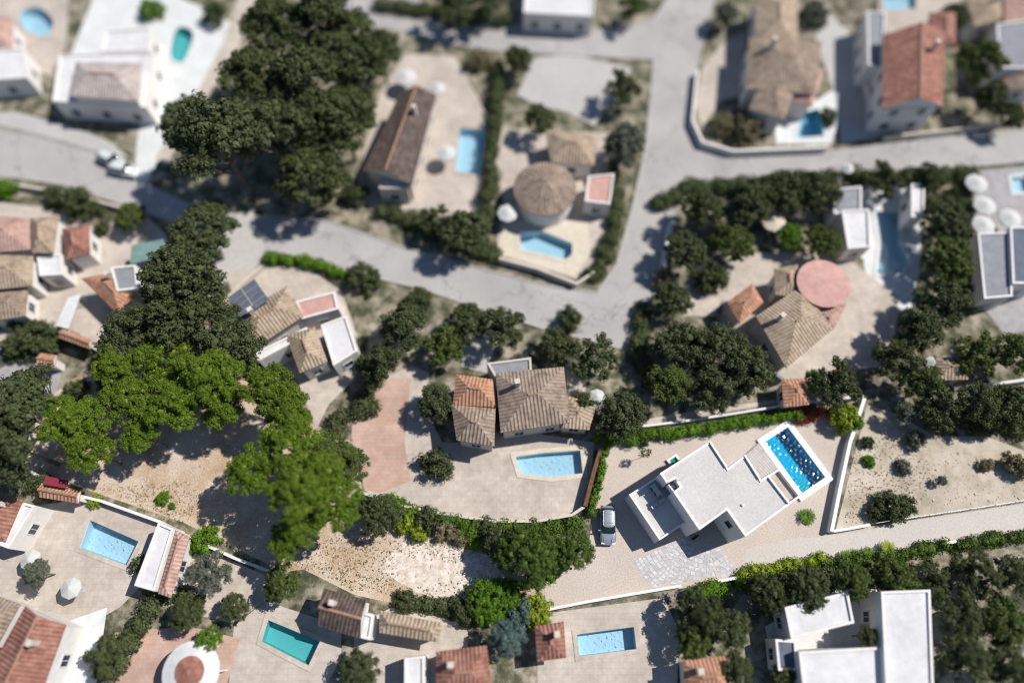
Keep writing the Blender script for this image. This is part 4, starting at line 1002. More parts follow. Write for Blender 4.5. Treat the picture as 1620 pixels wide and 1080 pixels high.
pine(396, 744, 3.6, 8, 0, 'round pine lobe reaching west over the shadowed clearing')
pine(480, 772, 5.0, 10.2, 1, 'great bright pine in the middle of the eastern clump')
pine(524, 790, 3.9, 8.5, 2, 'bright pine above the sandy bank on the right')
pine(472, 836, 3.4, 8, 0, 'lowest bright pine of the eastern clump', sy=.8)
pine(450, 858, 2.2, 7, 2, 'small low pine lobe at the southern tip of the clump')
pine(556, 735, 2.8, 6.5, 1, 'soft green pine beside the reddish path', 'pine')
# tall dark wood to the north west
WG = 'tall dark pines of the north western wood'
def wood(px, py, r, zc, lb, mt='dark', k=None): return tree(px, py, r, zc, 'far%d' % (random.choice((0, 2, 3)) if k is None else k), mt, lb, 'pine_tree', 'pine tree', WG)
for a in ((345, 215, 7.2, 12, 'huge dark pine at the end of the sandy strip above the shaded road'), (425, 200, 5.5, 11, 'dark pine just right of the huge one'), (492, 275, 4.8, 7, 'rounded olive pine standing alone beside the lit road', 'olive'),
          (520, 40, 6.5, 11, 'dark pine at the top edge left of the north road', 'olive'), (440, 50, 6, 11, 'dark pine at the top edge next to the sandy strip', 'olive'), (560, 100, 5, 9, 'dark pine nearest the dark brown long roof', 'olive'),
          (480, 130, 6.5, 11, 'great dark pine in the middle of the wood', 'olive'), (405, 125, 5.5, 11, 'dark pine beside the sandy strip, middle of its length', 'olive'), (540, 185, 5, 9, 'dark pine west of the long brown roof', 'olive'),
          (470, 205, 4.2, 8, 'low dark pine in the shade of the wood'), (600, 75, 3.4, 7, 'small pine at the foot of the north road'), (300, 195, 4.5, 10, 'dark pine at the corner of the white terrace'),
          (318, 365, 4.4, 7, 'grey green pine in the long shadow below the road', 'dark'), (282, 442, 5.2, 9, 'great dark round pine north of the sunlit grove', 'olive', 0), (262, 498, 4.4, 8.5, 'dark pine directly behind the sunlit grove', 'olive'),
          (322, 498, 3.8, 8, 'dark pine behind the grove beside the solar roof', 'olive'), (200, 530, 3.8, 7.5, 'grey green pine behind the grove beside the tiled roof end', 'dark'), (360, 545, 4.0, 8, 'grey green pine between the grove and the pale house', 'dark'),
          (20, 645, 5.5, 9, 'grey olive pine at the left edge', 'grey' if 0 else 'dark'), (10, 705, 4.8, 9, 'grey olive pine low at the left edge', 'dark'), (52, 612, 3.0, 6, 'small grey tree left of the grove', 'dark')): wood(*a[:4], *a[4:])
# trees by the plot
tree(838, 874, 3.9, 4.8, 'broad0', 'oak', 'large dark oak at the east end of the clearing', 'oak_tree', 'tree', hz=1.0)
tree(906, 868, 2.6, 4.0, 'broad1', 'oak', 'dark round tree next to the parked silver car', 'tree', 'tree')
tree(792, 862, 2.2, 3.4, 'broad1', 'dark', 'dark low tree at the left shoulder of the large oak', 'tree', 'tree')
tree(600, 812, 2.6, 3.2, 'broad0', 'dark', 'dark brownish green shrub tree above the sandy bank', 'tree', 'tree')
bush(772, 950, 2.7, 'green', 'wide bright green shrub below the chalky clearing', proto='broad1', z=2)
bush(808, 938, 2.0, 'green', 'bright green shrub joined to the wide one, touching the wall end', proto='broad0', z=1.8)
bush(852, 968, 1.9, 'lime', 'yellow green shrub at the start of the pale low wall', z=1.4)
bush(824, 972, 1.9, 'blueg', 'blue grey shrub beside the yellow green one', z=1.4)
bush(866, 908, 1.5, 'green', 'green shrub leaning on the gravel yard edge under the oak', z=1.5)
bush(738, 962, 2.0, 'dark', 'dark shrub at the lower edge of the clearing', z=1.2)
for px, py, r, m_, lb in ((640, 826, 1.6, 'lime', 'yellow green shrub right of the dark shrub tree'), (662, 842, 1.3, 'lime', 'small yellow shrub at the sandy bank top'), (676, 822, 1.7, 'dark', 'dark shrub under the curved terrace wall'),
                          (705, 838, 1.5, 'dry', 'dry greyish shrub below the curved terrace wall'), (728, 848, 1.3, 'dry', 'small dry shrub in the middle of the bank'), (742, 836, 1.6, 'green', 'green shrub under the middle of the curved wall'),
                          (752, 858, 1.1, 'lime', 'small bright shrub at the chalky clearing edge'), (578, 800, 1.4, 'grey', 'pale feathery shrub beside the eastern pines'), (770, 838, 1.8, 'dark', 'dark shrub just left of the oak shadow'),
                          (625, 800, 1.5, 'green', 'green shrub at the foot of the reddish path'), (120, 618, 1.8, 'dark', 'dark shrub in the hollow left of the grove'), (165, 600, 1.5, 'dark', 'dark shrub under the left pines')):
    bush(px, py, r, m_, lb)
hedge([(574, 786), (640, 806), (700, 820), (770, 832), (850, 834), (915, 826), (936, 812)], 1.7, 1.6, 'oak', 'long dark hedge following the curved terrace wall', 60)
wall([(566, 776), (620, 796), (700, 812), (780, 824), (850, 824), (905, 814), (926, 800)], .3, 1.2, 'stucco_cream', 'curved cream terrace wall above the long dark hedge')
wall([(926, 800), (940, 745), (956, 694)], .45, 1.5, 'brown_wood', 'brown board fence west of the narrow green hedge', 'board_fence', 'fence')

# ------------------------------------------------------------------ neighbourhood trees
def ntree(lst):
    for px, py, r, zc, m_, lb in lst: tree(px, py + (8 if py > 890 and px > 1140 else 0), r * (.62 if py > 890 and px > 1140 else .76), zc * .85, 'far%d' % random.randint(0, 3), random.choice(('dark', 'dark', 'olive')) if m_ == 'dark' else m_, lb, 'tree', 'tree', 'trees in the neighbouring gardens')
def nbush(lst):
    for px, py, r, m_, lb in lst: bush(px, py, r, m_, lb, group='shrubs in the neighbouring gardens')
ntree([(735, 365, 5, 5.5, 'dark', 'dark tree at the corner between the two terraces above the lower road'), (690, 348, 3.2, 4, 'dark', 'small dark tree left of the corner tree on the lower road'), (852, 190, 3.6, 4, 'dark', 'dark tree above the round brown roof'),
       (985, 138, 4, 4, 'dark', 'dark tree between the empty gravel lot and the road'), (990, 225, 4.6, 5.5, 'grey', 'grey olive tree beside the junction west side'), (820, 92, 3.4, 4, 'dark', 'dark tree left of the empty gravel lot'),
       (205, 342, 3, 3, 'pine', 'round green tree south of the road near the shadow'), (640, 515, 5, 5, 'dark', 'grey green tree right of the white terrace house'), (600, 575, 3.8, 5, 'dark', 'grey green tree above the pink path'),
       (740, 508, 3.6, 4, 'dark', 'dark tree south of the lower road, middle'), (795, 515, 4.2, 4.5, 'dark', 'dark tree above the white parapet of the orange roofed house'), (705, 545, 3.8, 4, 'pine', 'green tree left of the white parapet'),
       (880, 548, 3.6, 4, 'dark', 'dark tree below the road junction, left one'), (940, 565, 4.4, 5, 'dark', 'dark tree below the road junction, right one'), (690, 635, 3.6, 4, 'dark', 'dark tree left of the orange roof'),
       (985, 655, 4.2, 4.5, 'dark', 'dark tree at the north west corner of the villa yard'), (925, 640, 2.6, 3, 'dark', 'dark tree beside the cream parasol'), (1110, 335, 4.8, 5, 'dark', 'dark tree south east of the junction'),
       (1178, 322, 5.2, 5.5, 'dark', 'dark tree below the east road, second from the junction'), (1238, 300, 4.8, 5, 'dark', 'dark tree below the east road, third from the junction'), (1292, 300, 4.8, 5, 'dark', 'dark tree beside the grey paved forecourt'),
       (1085, 395, 4.0, 5, 'dark', 'dark tree beside the stone gate pillar'), (1160, 380, 4, 4, 'pine', 'olive tree in the garden below the junction'), (1252, 372, 2.6, 3, 'green', 'bright green tree in the garden left of the narrow pool'),
       (1302, 380, 3.4, 4, 'pine', 'green tree west of the narrow pool'), (1400, 284, 4, 3.5, 'dark', 'dark tree north of the white L shaped terrace'), (1465, 284, 3.6, 3.5, 'dark', 'dark tree at the terrace corner under the east road'),
       (1498, 352, 4.6, 5, 'dark', 'dark tree east of the narrow pool'), (1502, 410, 4.8, 5, 'pine', 'green tree east of the narrow pool, lower'), (1490, 478, 5, 5, 'dark', 'dark tree right of the terracotta villa'),
       (1450, 520, 4.6, 5, 'dark', 'grey dark tree beside the curved drive'), (1065, 470, 3.6, 4, 'dark', 'dark tree at the road edge below the gate'), (1080, 545, 5, 5.5, 'dark', 'great dark tree south of the junction'),
       (1140, 552, 5.2, 5.5, 'dark', 'great dark tree under the terracotta villa wall'), (1188, 585, 4.6, 5, 'dark', 'great dark tree above the orange tiled shed'), (1060, 610, 4.2, 5, 'pine', 'dark tree above the north wall, left'),
       (1125, 615, 4.2, 4.5, 'dark', 'dark tree above the north wall, middle'), (1325, 605, 4.4, 4.5, 'dark', 'dark round tree above the wall near the red hedge'), (1288, 602, 2.4, 3, 'green', 'small green tree right of the orange shed'),
       (1420, 570, 4.2, 4.5, 'dark', 'dark tree left of the beige shed'), (1465, 612, 3.8, 4, 'pine', 'green tree below the beige shed'), (1545, 560, 4.2, 4.5, 'pine', 'green tree right of the beige shed'),
       (1600, 560, 4.2, 4.5, 'pine', 'green tree at the right edge above the white posts'), (1490, 645, 4.2, 4, 'dark', 'dark tree above the scrub plot, left'), (1545, 640, 4.4, 4.5, 'dark', 'dark tree above the scrub plot, middle'),
       (1605, 640, 4.4, 4.5, 'dark', 'dark tree above the scrub plot, at the right edge'), (1430, 652, 2.0, 3, 'grey', 'grey tree at the top of the scrub plot'), (1552, 95, 5, 7, 'pine', 'tall dark cypress like tree right of the wide terracotta roof'),
       (1572, 150, 3.6, 5, 'dark', 'dark tree above the east road at the right'), (1510, 25, 3.4, 4, 'dark', 'dark tree at the top right edge'), (1600, 180, 3, 4, 'dark', 'dark tree at the right end of the east road'),
       (1215, 930, 4, 4, 'dark', 'dark tree south of the drive behind the yellow hedge'), (1280, 922, 4.2, 4.5, 'dark', 'dark tree south of the drive, above the white complex'), (1345, 912, 4.2, 4, 'pine', 'olive tree south of the drive beside the small cycads'),
       (1420, 905, 4.2, 4, 'pine', 'olive tree south of the drive, middle'), (1480, 905, 3.6, 4, 'dark', 'dark tree beside the white wall stub'), (1545, 900, 4.6, 5, 'dark', 'dark tree south of the drive at the right'),
       (1605, 905, 4.6, 5, 'dark', 'dark tree at the right edge below the drive'), (1520, 960, 4.6, 5, 'dark', 'dark tree right of the white complex, upper'), (1590, 975, 4.8, 5, 'pine', 'olive tree at the right edge, lower'),
       (1530, 1030, 4.8, 5, 'dark', 'dark tree right of the white complex, lower'), (1600, 1050, 4.8, 5, 'dark', 'dark tree in the bottom right corner'), (1110, 965, 4, 4.5, 'dark', 'dark tree below the cobbled fan'),
       (1155, 985, 4, 4.5, 'dark', 'dark tree left of the white complex, upper'), (1100, 1012, 3, 4, 'pine', 'olive tree right of the pinkish terrace pool'), (1165, 1050, 3.4, 4, 'dark', 'dark tree left of the white complex, lower'),
       (1372, 998, 2.2, 4, 'dark', 'small dark tree in the courtyard of the white complex'), (450, 920, 3.4, 3.5, 'pine', 'olive tree at the foot of the pine shadow'), (330, 905, 3.4, 4, 'grey', 'grey olive tree in the middle of the cream terrace'),
       (800, 1010, 3.2, 4, 'blueg', 'blue grey tree below the yellow green shrub'), (300, 968, 3.2, 3.5, 'dark', 'dark tree left of the teal green pool'), (60, 905, 2.6, 3.5, 'grey', 'grey palm like tree on the bottom left terrace'),
       (370, 960, 2.2, 3, 'dark', 'small dark tree at the corner of the teal pool terrace'), (330, 1010, 2, 3, 'green', 'small green tree above the round white gazebo'), (165, 1040, 3.2, 3, 'dark', 'dark tree right of the big terracotta roof'),
       (1490, 760, 0.9, 1.2, 'grey', 'tiny grey shrub tree in the bare scrub'), (570, 1060, 3, 3.5, 'dark', 'dark tree at the bottom edge right of the teal pool'), (1240, 1060, 2.4, 3, 'dark', 'dark tree at the bottom edge beside the white complex'),
       (1150, 20, 3, 3.5, 'grey', 'grey tree at the top edge right of the junction road'), (715, 10, 5, 5, 'dark', 'dark tree at the top edge above the north road, left'), (770, 8, 4, 4.5, 'dark', 'dark tree at the top edge above the north road, right'),
       (1002, 12, 3.4, 4, 'pine', 'olive tree at the top edge right of the white top house')])
nbush([(120, 322, 2.6, 'dark', 'dark bush south of the left road, larger'), (85, 312, 1.8, 'dark', 'dark bush south of the left road, smaller'), (8, 298, 1.8, 'green', 'green bush at the left edge below the road'),
       (150, 330, 1.6, 'dark', 'dark bush between two bushes south of the left road'), (160, 362, 1.2, 'dark', 'little bush below the round green tree'), (60, 535, 3.0, 'dark', 'large dark shrub at the lower left of the glass canopy'),
       (25, 550, 2, 'dark', 'dark shrub at the left edge beside the large one'), (75, 640, 1.5, 'green', 'green bush beside the small terracotta shed'), (560, 305, 2.2, 'dark', 'dark bush at the corner of the long brown roof plot'),
       (760, 95, 2.2, 'dry', 'olive bush at the top of the pale terrace'), (690, 735, 2.3, 'dark', 'dark bush on the round stone terrace'), (830, 580, 2, 'grey', 'grey bush behind the orange roof'),
       (575, 440, 2.4, 'dark', 'dark bush on the lower road edge right of the green hedge'), (900, 505, 2, 'dark', 'dark bush at the lower road edge near the junction'), (660, 475, 2, 'dark', 'dark bush at the lower road edge, middle'),
       (1225, 352, 2, 'grey', 'pale grey bush in the dry garden'), (1125, 440, 2.4, 'dark', 'dark bush above the pale round bed'), (1050, 440, 1.8, 'dry', 'olive bush at the gate road edge'), (1560, 735, 1.0, 'dry', 'dry bush in the middle of the bare scrub'),
       (1612, 735, 1.8, 'dry', 'dry bush at the right edge of the scrub'), (1450, 696, 1.4, 'grey', 'grey shrub in the scrub plot, upper left'), (1430, 738, 1.1, 'grey', 'grey shrub in the scrub plot below the upper one'),
       (1385, 50, 2, 'dark', 'dark bush left of the wide terracotta roof'), (1290, 20, 2.4, 'grey', 'grey bush at the top between the two big roofs'), (1020, 690, 1.2, 'dark', 'dark tuft in the hedge corner'),
       (325, 855, 1.8, 'green', 'green bush at the wall end below the clearing'), (285, 852, 1.0, 'lime', 'small lime bush on the wall below the clearing'), (150, 792, .9, 'lime', 'small lime bush next to the orange roofed shed'),
       (60, 765, 1.6, 'dark', 'dark bush left of the orange roofed shed'), (1415, 1000, 1.2, 'lime', 'yellowish bush beside the white complex'), (1310, 185, 1.6, 'dark', 'small dark bush right of the deep blue pool'),
       (1180, 205, 2.6, 'dry', 'brown green shrub patch in the shade of the large brown roof'), (1145, 195, 2.0, 'dry', 'brown green shrub inside the curved corner wall'), (640, 950, 1.4, 'dark', 'dark bush at the brown roof north corner'),
       (240, 15, 2, 'green', 'green bush between the two top left terraces'), (340, 20, 2.4, 'dark', 'dark bush at the top of the white terrace')])
for px_, wd_, h_, m_, lb in (([(788, 105), (782, 200), (772, 300), (765, 345)], 2.2, 2, 'dark', 'dark green hedge between the long brown roof plot and the round roof plot'),
                             ([(424, 404), (480, 412), (540, 430)], 1.6, 1.4, 'green', 'green hedge along the south side of the lower road'),
                             ([(972, 250), (980, 320), (966, 380), (940, 438)], 2.0, 1.6, 'dark', 'dark hedge along the west side of the junction road'),
                             ([(600, 328), (660, 350), (700, 372), (780, 402)], 2.2, 1.6, 'dark', 'dark hedge along the north side of the lower road'),
                             ([(1040, 318), (1100, 292), (1200, 288), (1320, 276)], 2.4, 1.8, 'dark', 'dark hedge south of the east road, nearer the junction'),
                             ([(1350, 276), (1450, 274), (1540, 270)], 2.4, 1.8, 'dark', 'dark hedge south of the east road, further right'),
                             ([(600, 0), (660, 12), (800, 28)], 2.6, 1.8, 'dark', 'dark hedge along the top of the north road'),
                             ([(245, 925), (215, 985), (170, 1070)], 2.2, 1.8, 'dark', 'dark green hedge down the bottom left terrace edge'),
                             ([(215, 890), (250, 935), (300, 950)], 2.0, 1.6, 'dark', 'dark hedge crossing below the long white roof'),
                             ([(0, 505), (60, 520), (140, 548)], 2.0, 1.6, 'dark', 'dark hedge under the left tiled house'),
                             ([(560, 550), (590, 600), (580, 640), (530, 665)], 2.4, 1.8, 'dark', 'dark hedge right of the pale tiled house'),
                             ([(1490, 660), (1560, 668), (1640, 672)], 3.0, 2.0, 'dark', 'dark hedge at the top of the scrub plot'),
                             ([(1190, 925), (1300, 910), (1420, 900)], 2.2, 1.6, 'dark', 'dark lower hedge behind the yellow hedge of the drive'),
                             ([(640, 950), (700, 962), (740, 968)], 2.2, 1.4, 'dark', 'dark hedge at the lower edge of the chalky clearing'),
                             ([(1020, 480), (1012, 540), (1030, 600)], 2.2, 1.8, 'dark', 'dark hedge along the lane south of the junction'),
                             ([(1480, 320), (1530, 300), (1536, 470)], 2.6, 2.0, 'dark', 'dark hedge left of the grey paved forecourt at the right')):
    hedge(px_, wd_, h_, m_, lb, 35, .15)

# ------------------------------------------------------------------ houses
house('wide white villa with a faded pink tiled roof on the white terrace', [([(95, 88), (245, 84), (232, 172), (84, 162)], 3.4, 'flat', 0, 'flat_white'), ([(120, 98), (224, 100), (218, 160), (110, 152)], 5.2, 'hip', 1.3, 'tile_pale'), ([(168, 50), (240, 46), (236, 82), (160, 84)], 3.2, 'flat', 0, 'flat_white')])
house('low white house at the left edge in the top corner', [([(-30, 80), (38, 78), (44, 125), (-30, 130)], 3.4, 'flat', 0, 'flat_white'), ([(-30, 20), (20, 30), (20, 76), (-30, 76)], 3.2, 'hip', 1.0, 'tile_pink')])
house('long house with a dark brown gabled roof beside the wood', [([(632, 148), (690, 150), (652, 292), (574, 270)], 4.2, 'gable', 1.7, 'tile_dark'), ([(610, 255), (650, 250), (645, 300), (600, 300)], 3.2, 'flat', 0, 'flat_white')], 'stucco_cream')
house('house with a round brown tiled roof above the long light blue pool', [([(862, 298), (912, 298)], 3.6, 'cone', 1.8, 'tile_brown'), ([(862, 205), (945, 215), (940, 262), (872, 256)], 3.4, 'hip', 1.2, 'tile_beige'), ([(930, 280), (972, 276), (965, 325), (925, 320)], 3.0, 'flat', 0, 'flat_pink')])
house('white house at the top edge north of the road', [([(832, -40), (942, -40), (938, 28), (828, 22)], 3.4, 'flat', 0, 'flat_white')])
house('large house with a rambling grey brown roof inside the curved corner wall', [([(1185, 60), (1300, 66), (1290, 150), (1180, 140)], 4.4, 'hip', 1.9, 'tile_brown'), ([(1195, -10), (1262, -6), (1262, 70), (1195, 70)], 4.4, 'hip', 1.4, 'tile_beige'), ([(1205, 125), (1265, 130), (1240, 190), (1185, 172)], 4.0, 'hip', 1.2, 'tile_brown'), ([(1268, 100), (1305, 110), (1285, 170), (1250, 158)], 3.4, 'hip', .9, 'tile_pink')])
house('broad house with a red terracotta roof at the top right', [([(1398, 55), (1496, 48), (1492, 168), (1396, 172)], 5.6, 'gable', 1.8, 'tile_red'), ([(1370, 20), (1400, 22), (1396, 110), (1372, 105)], 4.0, 'flat', 0, 'flat_grey'), ([(1470, 20), (1512, 20), (1512, 70), (1470, 70)], 5.0, 'hip', 1.0, 'tile_red')])
house('grey roofed house cut by the right edge near the top', [([(1575, 40), (1650, 30), (1650, 110), (1580, 110)], 4.5, 'flat', 0, 'flat_grey'), ([(1590, -20), (1660, -20), (1660, 40), (1590, 35)], 4, 'hip', 1.0, 'tile_pink'), ([(1585, 110), (1650, 110), (1650, 140), (1590, 140)], 3.2, 'hip', .8, 'tile_brown')])
house('beige gabled cottage right of the top right terracotta house', [([(1530, 0), (1580, -10), (1590, 30), (1540, 42)], 3.6, 'hip', 1.0, 'tile_beige')])
house('terracotta villa with a round pink roof and beige tiled wings', [([(1196, 500), (1268, 452), (1318, 520), (1244, 582)], 4.2, 'hip', 1.3, 'tile_beige'), ([(1303, 448), (1345, 448)], 4.6, 'cone', .35, 'flat_pink'), ([(1225, 425), (1262, 418), (1268, 470), (1226, 466)], 3.6, 'hip', .9, 'tile_beige'), ([(1290, 490), (1340, 480), (1320, 520), (1278, 540)], 3.4, 'hip', .9, 'tile_pink'), ([(1150, 478), (1190, 448), (1208, 478), (1170, 512)], 3.2, 'hip', .9, 'tile_orange')], 'stucco_cream')
house('narrow white flat roofed hut right of the narrow pool', [([(1440, 292), (1462, 292), (1460, 345), (1440, 345)], 3.0, 'flat', 0, 'flat_white')])
house('white poolside pavilion with flat roofs left of the narrow pool', [([(1330, 334), (1374, 332), (1376, 392), (1340, 395)], 3.0, 'flat', 0, 'flat_white'), ([(1318, 300), (1362, 296), (1362, 338), (1318, 340)], 2.8, 'flat', 0, 'flat_grey')])
house('long slate grey flat roof at the right edge', [([(1545, 370), (1598, 368), (1600, 470), (1555, 474)], 3.4, 'flat', 0, 'flat_grey'), ([(1596, 360), (1650, 360), (1650, 450), (1600, 450)], 3.8, 'flat', 0, 'flat_blue')])
house('pale tiled house carrying dark solar panels left of the middle', [([(372, 500), (455, 452), (480, 500), (400, 552)], 4.2, 'hip', 1.2, 'tile_beige'), ([(452, 530), (498, 516), (518, 572), (474, 590)], 3.8, 'hip', 1.0, 'tile_beige'), ([(468, 478), (530, 462), (536, 490), (478, 506)], 3.4, 'flat', 0, 'flat_pink'), ([(508, 515), (548, 500), (566, 556), (528, 580)], 3.2, 'flat', 0, 'flat_white'), ([(402, 560), (486, 518), (492, 528), (410, 572)], 3.6, 'flat', 0, 'flat_white')])
house('house with an orange roof wing and brown hipped roofs in the centre', [([(784, 590), (892, 580), (902, 668), (792, 684)], 4.4, 'hip', 1.5, 'tile_brown'), ([(722, 592), (782, 600), (786, 644), (716, 640)], 3.8, 'hip', 1.1, 'tile_orange'), ([(714, 640), (784, 646), (782, 706), (722, 696)], 4.0, 'hip', 1.2, 'tile_brown'), ([(770, 575), (840, 566), (842, 598), (786, 602)], 3.4, 'flat', 0, 'flat_grey'), ([(896, 625), (944, 640), (932, 680), (884, 676)], 3.2, 'hip', .7, 'tile_beige')], 'stucco_cream')
house('rambling tiled house with a salmon pink roof at the left edge', [([(-30, 340), (46, 345), (48, 395), (-30, 400)], 4.2, 'hip', 1.1, 'tile_pink'), ([(48, 345), (92, 342), (84, 400), (50, 400)], 4.0, 'hip', 1.1, 'tile_beige'), ([(-30, 402), (52, 405), (50, 452), (-30, 460)], 3.8, 'hip', 1.1, 'tile_beige'), ([(98, 362), (140, 355), (142, 400), (104, 412)], 3.4, 'hip', 1.0, 'tile_red'), ([(60, 408), (98, 402), (100, 436), (64, 438)], 3.0, 'flat', 0, 'flat_white'), ([(-30, 462), (44, 456), (40, 500), (-30, 510)], 3.0, 'hip', .8, 'tile_brown')])
house('terracotta roofed house directly left of the great dark pine', [([(128, 440), (186, 430), (214, 470), (190, 500), (124, 478)][:4], 3.6, 'hip', .9, 'tile_orange'), ([(176, 424), (216, 420), (220, 458), (186, 462)], 4.2, 'flat', 0, 'flat_grey')])
house('narrow orange tiled porch above the dark hedge left of the grove', [([(100, 520), (146, 538), (142, 552), (92, 534)], 2.6, 'gable', .4, 'tile_orange')], name='porch', cat='porch', win=False)
house('tiled house with big rust brown roofs in the bottom left corner', [([(40, 958), (104, 988), (60, 1110), (-40, 1100)], 4.2, 'gable', 1.3, 'tile_orange' if 0 else 'tile_red'), ([(-40, 930), (32, 955), (-10, 1030), (-60, 1030)], 3.8, 'hip', 1.2, 'tile_brown')])
house('low house with a rust brown roof at the left edge beside the slanting pool', [([(-40, 770), (36, 790), (8, 856), (-40, 850)], 3.6, 'hip', 1.1, 'tile_red'), ([(40, 795), (58, 800), (16, 868), (0, 862)], 3.2, 'flat', 0, 'flat_white')])
house('long narrow white flat roof beside the slanting pool', [([(252, 826), (276, 836), (246, 935), (214, 926)], 3.0, 'flat', 0, 'flat_white'), ([(278, 838), (300, 848), (270, 945), (250, 938)], 2.8, 'hip', .5, 'tile_pink')])
house('house with a dark brown roof right of the teal green pool', [([(512, 930), (580, 948), (570, 1010), (504, 990)], 3.6, 'gable', 1.1, 'tile_dark'), ([(566, 965), (592, 972), (586, 1012), (562, 1006)], 2.8, 'flat', 0, 'flat_white')])
house('white and beige house at the bottom edge left of the blue grey tree', [([(690, 1030), (770, 1020), (780, 1100), (690, 1100)], 3.8, 'hip', 1.2, 'tile_red'), ([(600, 965), (700, 985), (694, 1016), (600, 1000)], 3.2, 'hip', .6, 'tile_beige'), ([(640, 1040), (672, 1036), (672, 1100), (640, 1100)], 3.0, 'flat', 0, 'flat_white')])
house('terracotta tiled outbuilding left of the pinkish terrace pool', [([(846, 990), (892, 982), (896, 1040), (850, 1046)], 3.0, 'hip', .9, 'tile_red')])
house('small house with an orange roof at the bottom edge below the pinkish terrace', [([(1080, 1044), (1150, 1036), (1156, 1100), (1084, 1100)], 3.4, 'hip', 1.0, 'tile_orange')])
house('large white flat roofed complex around a small courtyard at the bottom right', [([(1240, 960), (1340, 935), (1350, 985), (1250, 1010)], 3.6, 'flat', 0, 'flat_white'), ([(1392, 935), (1470, 932), (1476, 1100), (1400, 1100)], 4.6, 'flat', 0, 'flat_white'), ([(1262, 1030), (1396, 1022), (1398, 1100), (1270, 1100)], 4.0, 'flat', 0, 'flat_white'), ([(1225, 1010), (1258, 1012), (1262, 1060), (1230, 1060)], 2.8, 'flat', 0, 'flat_blue')])
house('small shed with an orange tiled roof at the pine shadow edge', [([(66, 764), (128, 776), (124, 796), (62, 786)], 2.6, 'gable', .5, 'tile_orange')], name='shed', cat='shed')
house('orange tiled shed behind the north wall of the villa yard', [([(1236, 600), (1276, 598), (1280, 640), (1240, 644)], 2.8, 'hip', .7, 'tile_orange')], name='shed', cat='shed')
house('small beige hipped shed between dark trees right of the scrub', [([(1480, 566), (1526, 562), (1532, 600), (1482, 602)], 2.8, 'hip', .8, 'tile_beige')], name='shed', cat='shed')
house('tiny terracotta shed left of the grove', [([(64, 558), (90, 562), (86, 582), (58, 578)], 2.4, 'gable', .4, 'tile_orange')], name='shed', cat='shed')
# solar panels on the tiled house
pp = quad3([(360, 470), (404, 444), (428, 476), (382, 506)], 4.9); c = sum(pp, Vector()) / 4
g = thing('solar_array', (c.x, c.y, 4.6), 'slanting array of dark solar panels on the pale tiled house', 'solar panels')
for i in range(4):
    for j in range(2):
        f = lambda u_, v_: pp[0].lerp(pp[1], u_).lerp(pp[3].lerp(pp[2], u_), v_) + Vector((0, 0, .45 * v_))
        u0, u1, v0, v1 = i / 4 + .01, (i + 1) / 4 - .01, j / 2 + .01, (j + 1) / 2 - .01
        b = MB(); q = [f(u0, v0), f(u1, v0), f(u1, v1), f(u0, v1)]; b.face(q)
        for k in range(4): b.face([q[k] - Vector((0, 0, .06)), q[(k + 1) % 4] - Vector((0, 0, .06)), q[(k + 1) % 4], q[k]])
        b.build('panel', M['flat_blue'], g)
b = MB(); q = [f(0, 0), f(1, 0), f(1, 1), f(0, 1)]
for k in q: b.tube((k.x, k.y, 3.9), (k.x, k.y, k.z - .05), .04, .04, 5)
b.build('frame', M['metal_grey'], g)
# gazebo, canopies, tarp, parasols, cars
c = P(300, 1062, 3); g = thing('gazebo', (c.x, c.y, 0), 'round white gazebo with a red centre at the bottom left', 'gazebo'); b = MB()
n = 24; t = [(math.cos(2 * math.pi * k / n), math.sin(2 * math.pi * k / n)) for k in range(n)]
for k in range(n):
    a_, d_ = t[k], t[(k + 1) % n]; b.face([(c.x + a_[0] * 2.9, c.y + a_[1] * 2.9, 2.7), (c.x + d_[0] * 2.9, c.y + d_[1] * 2.9, 2.7), (c.x + d_[0] * 1.5, c.y + d_[1] * 1.5, 3.1), (c.x + a_[0] * 1.5, c.y + a_[1] * 1.5, 3.1)])
b.build('roof', M['flat_white'], g); b = MB()
for k in range(n): a_, d_ = t[k], t[(k + 1) % n]; b.face([(c.x + a_[0] * 1.5, c.y + a_[1] * 1.5, 3.1), (c.x + d_[0] * 1.5, c.y + d_[1] * 1.5, 3.1), (c.x, c.y, 3.6)])
b.build('roof_cap', M['tile_red'], g)
for k in range(0, n, 4): b = MB(); b.tube((c.x + t[k][0] * 2.6, c.y + t[k][1] * 2.6, 0), (c.x + t[k][0] * 2.6, c.y + t[k][1] * 2.6, 2.75), .1, .1, 8); b.build('column', M['white_stone'], g)
def canopy(px, z, m, label, name='canopy', cat='canopy'):
    q = quad3(px, z); c = sum(q, Vector()) / 4; g = thing(name, (c.x, c.y, 0), label, cat); b = MB(); b.prism([(p.x, p.y) for p in q], z - .08, z, bottom=True); b.build('cover', M[m], g)
    for p in inset(q, .15): b = MB(); b.tube((p.x, p.y, 0), (p.x, p.y, z - .08), .05, .05, 6); b.build('post', M['metal_grey'], g)
canopy([(208, 388), (258, 378), (272, 402), (206, 418)], 2.8, 'tarp', 'sea green shade canopy left of the great dark pine')
canopy([(108, 470), (128, 465), (108, 520), (88, 515)], 2.6, 'water_pale' if 0 else 'flat_white', 'pale glassy canopy beside the terracotta roof')
canopy([(72, 752), (108, 760), (104, 772), (70, 766)], 3.4, 'red_sheet', 'dark red sheet cover behind the orange roofed shed')
canopy([(1010, 128), (1000, 128), (996, 140), (1008, 141)], 2.0, 'canvas', 'little white cover in the shrubs beside the junction') if 0 else None
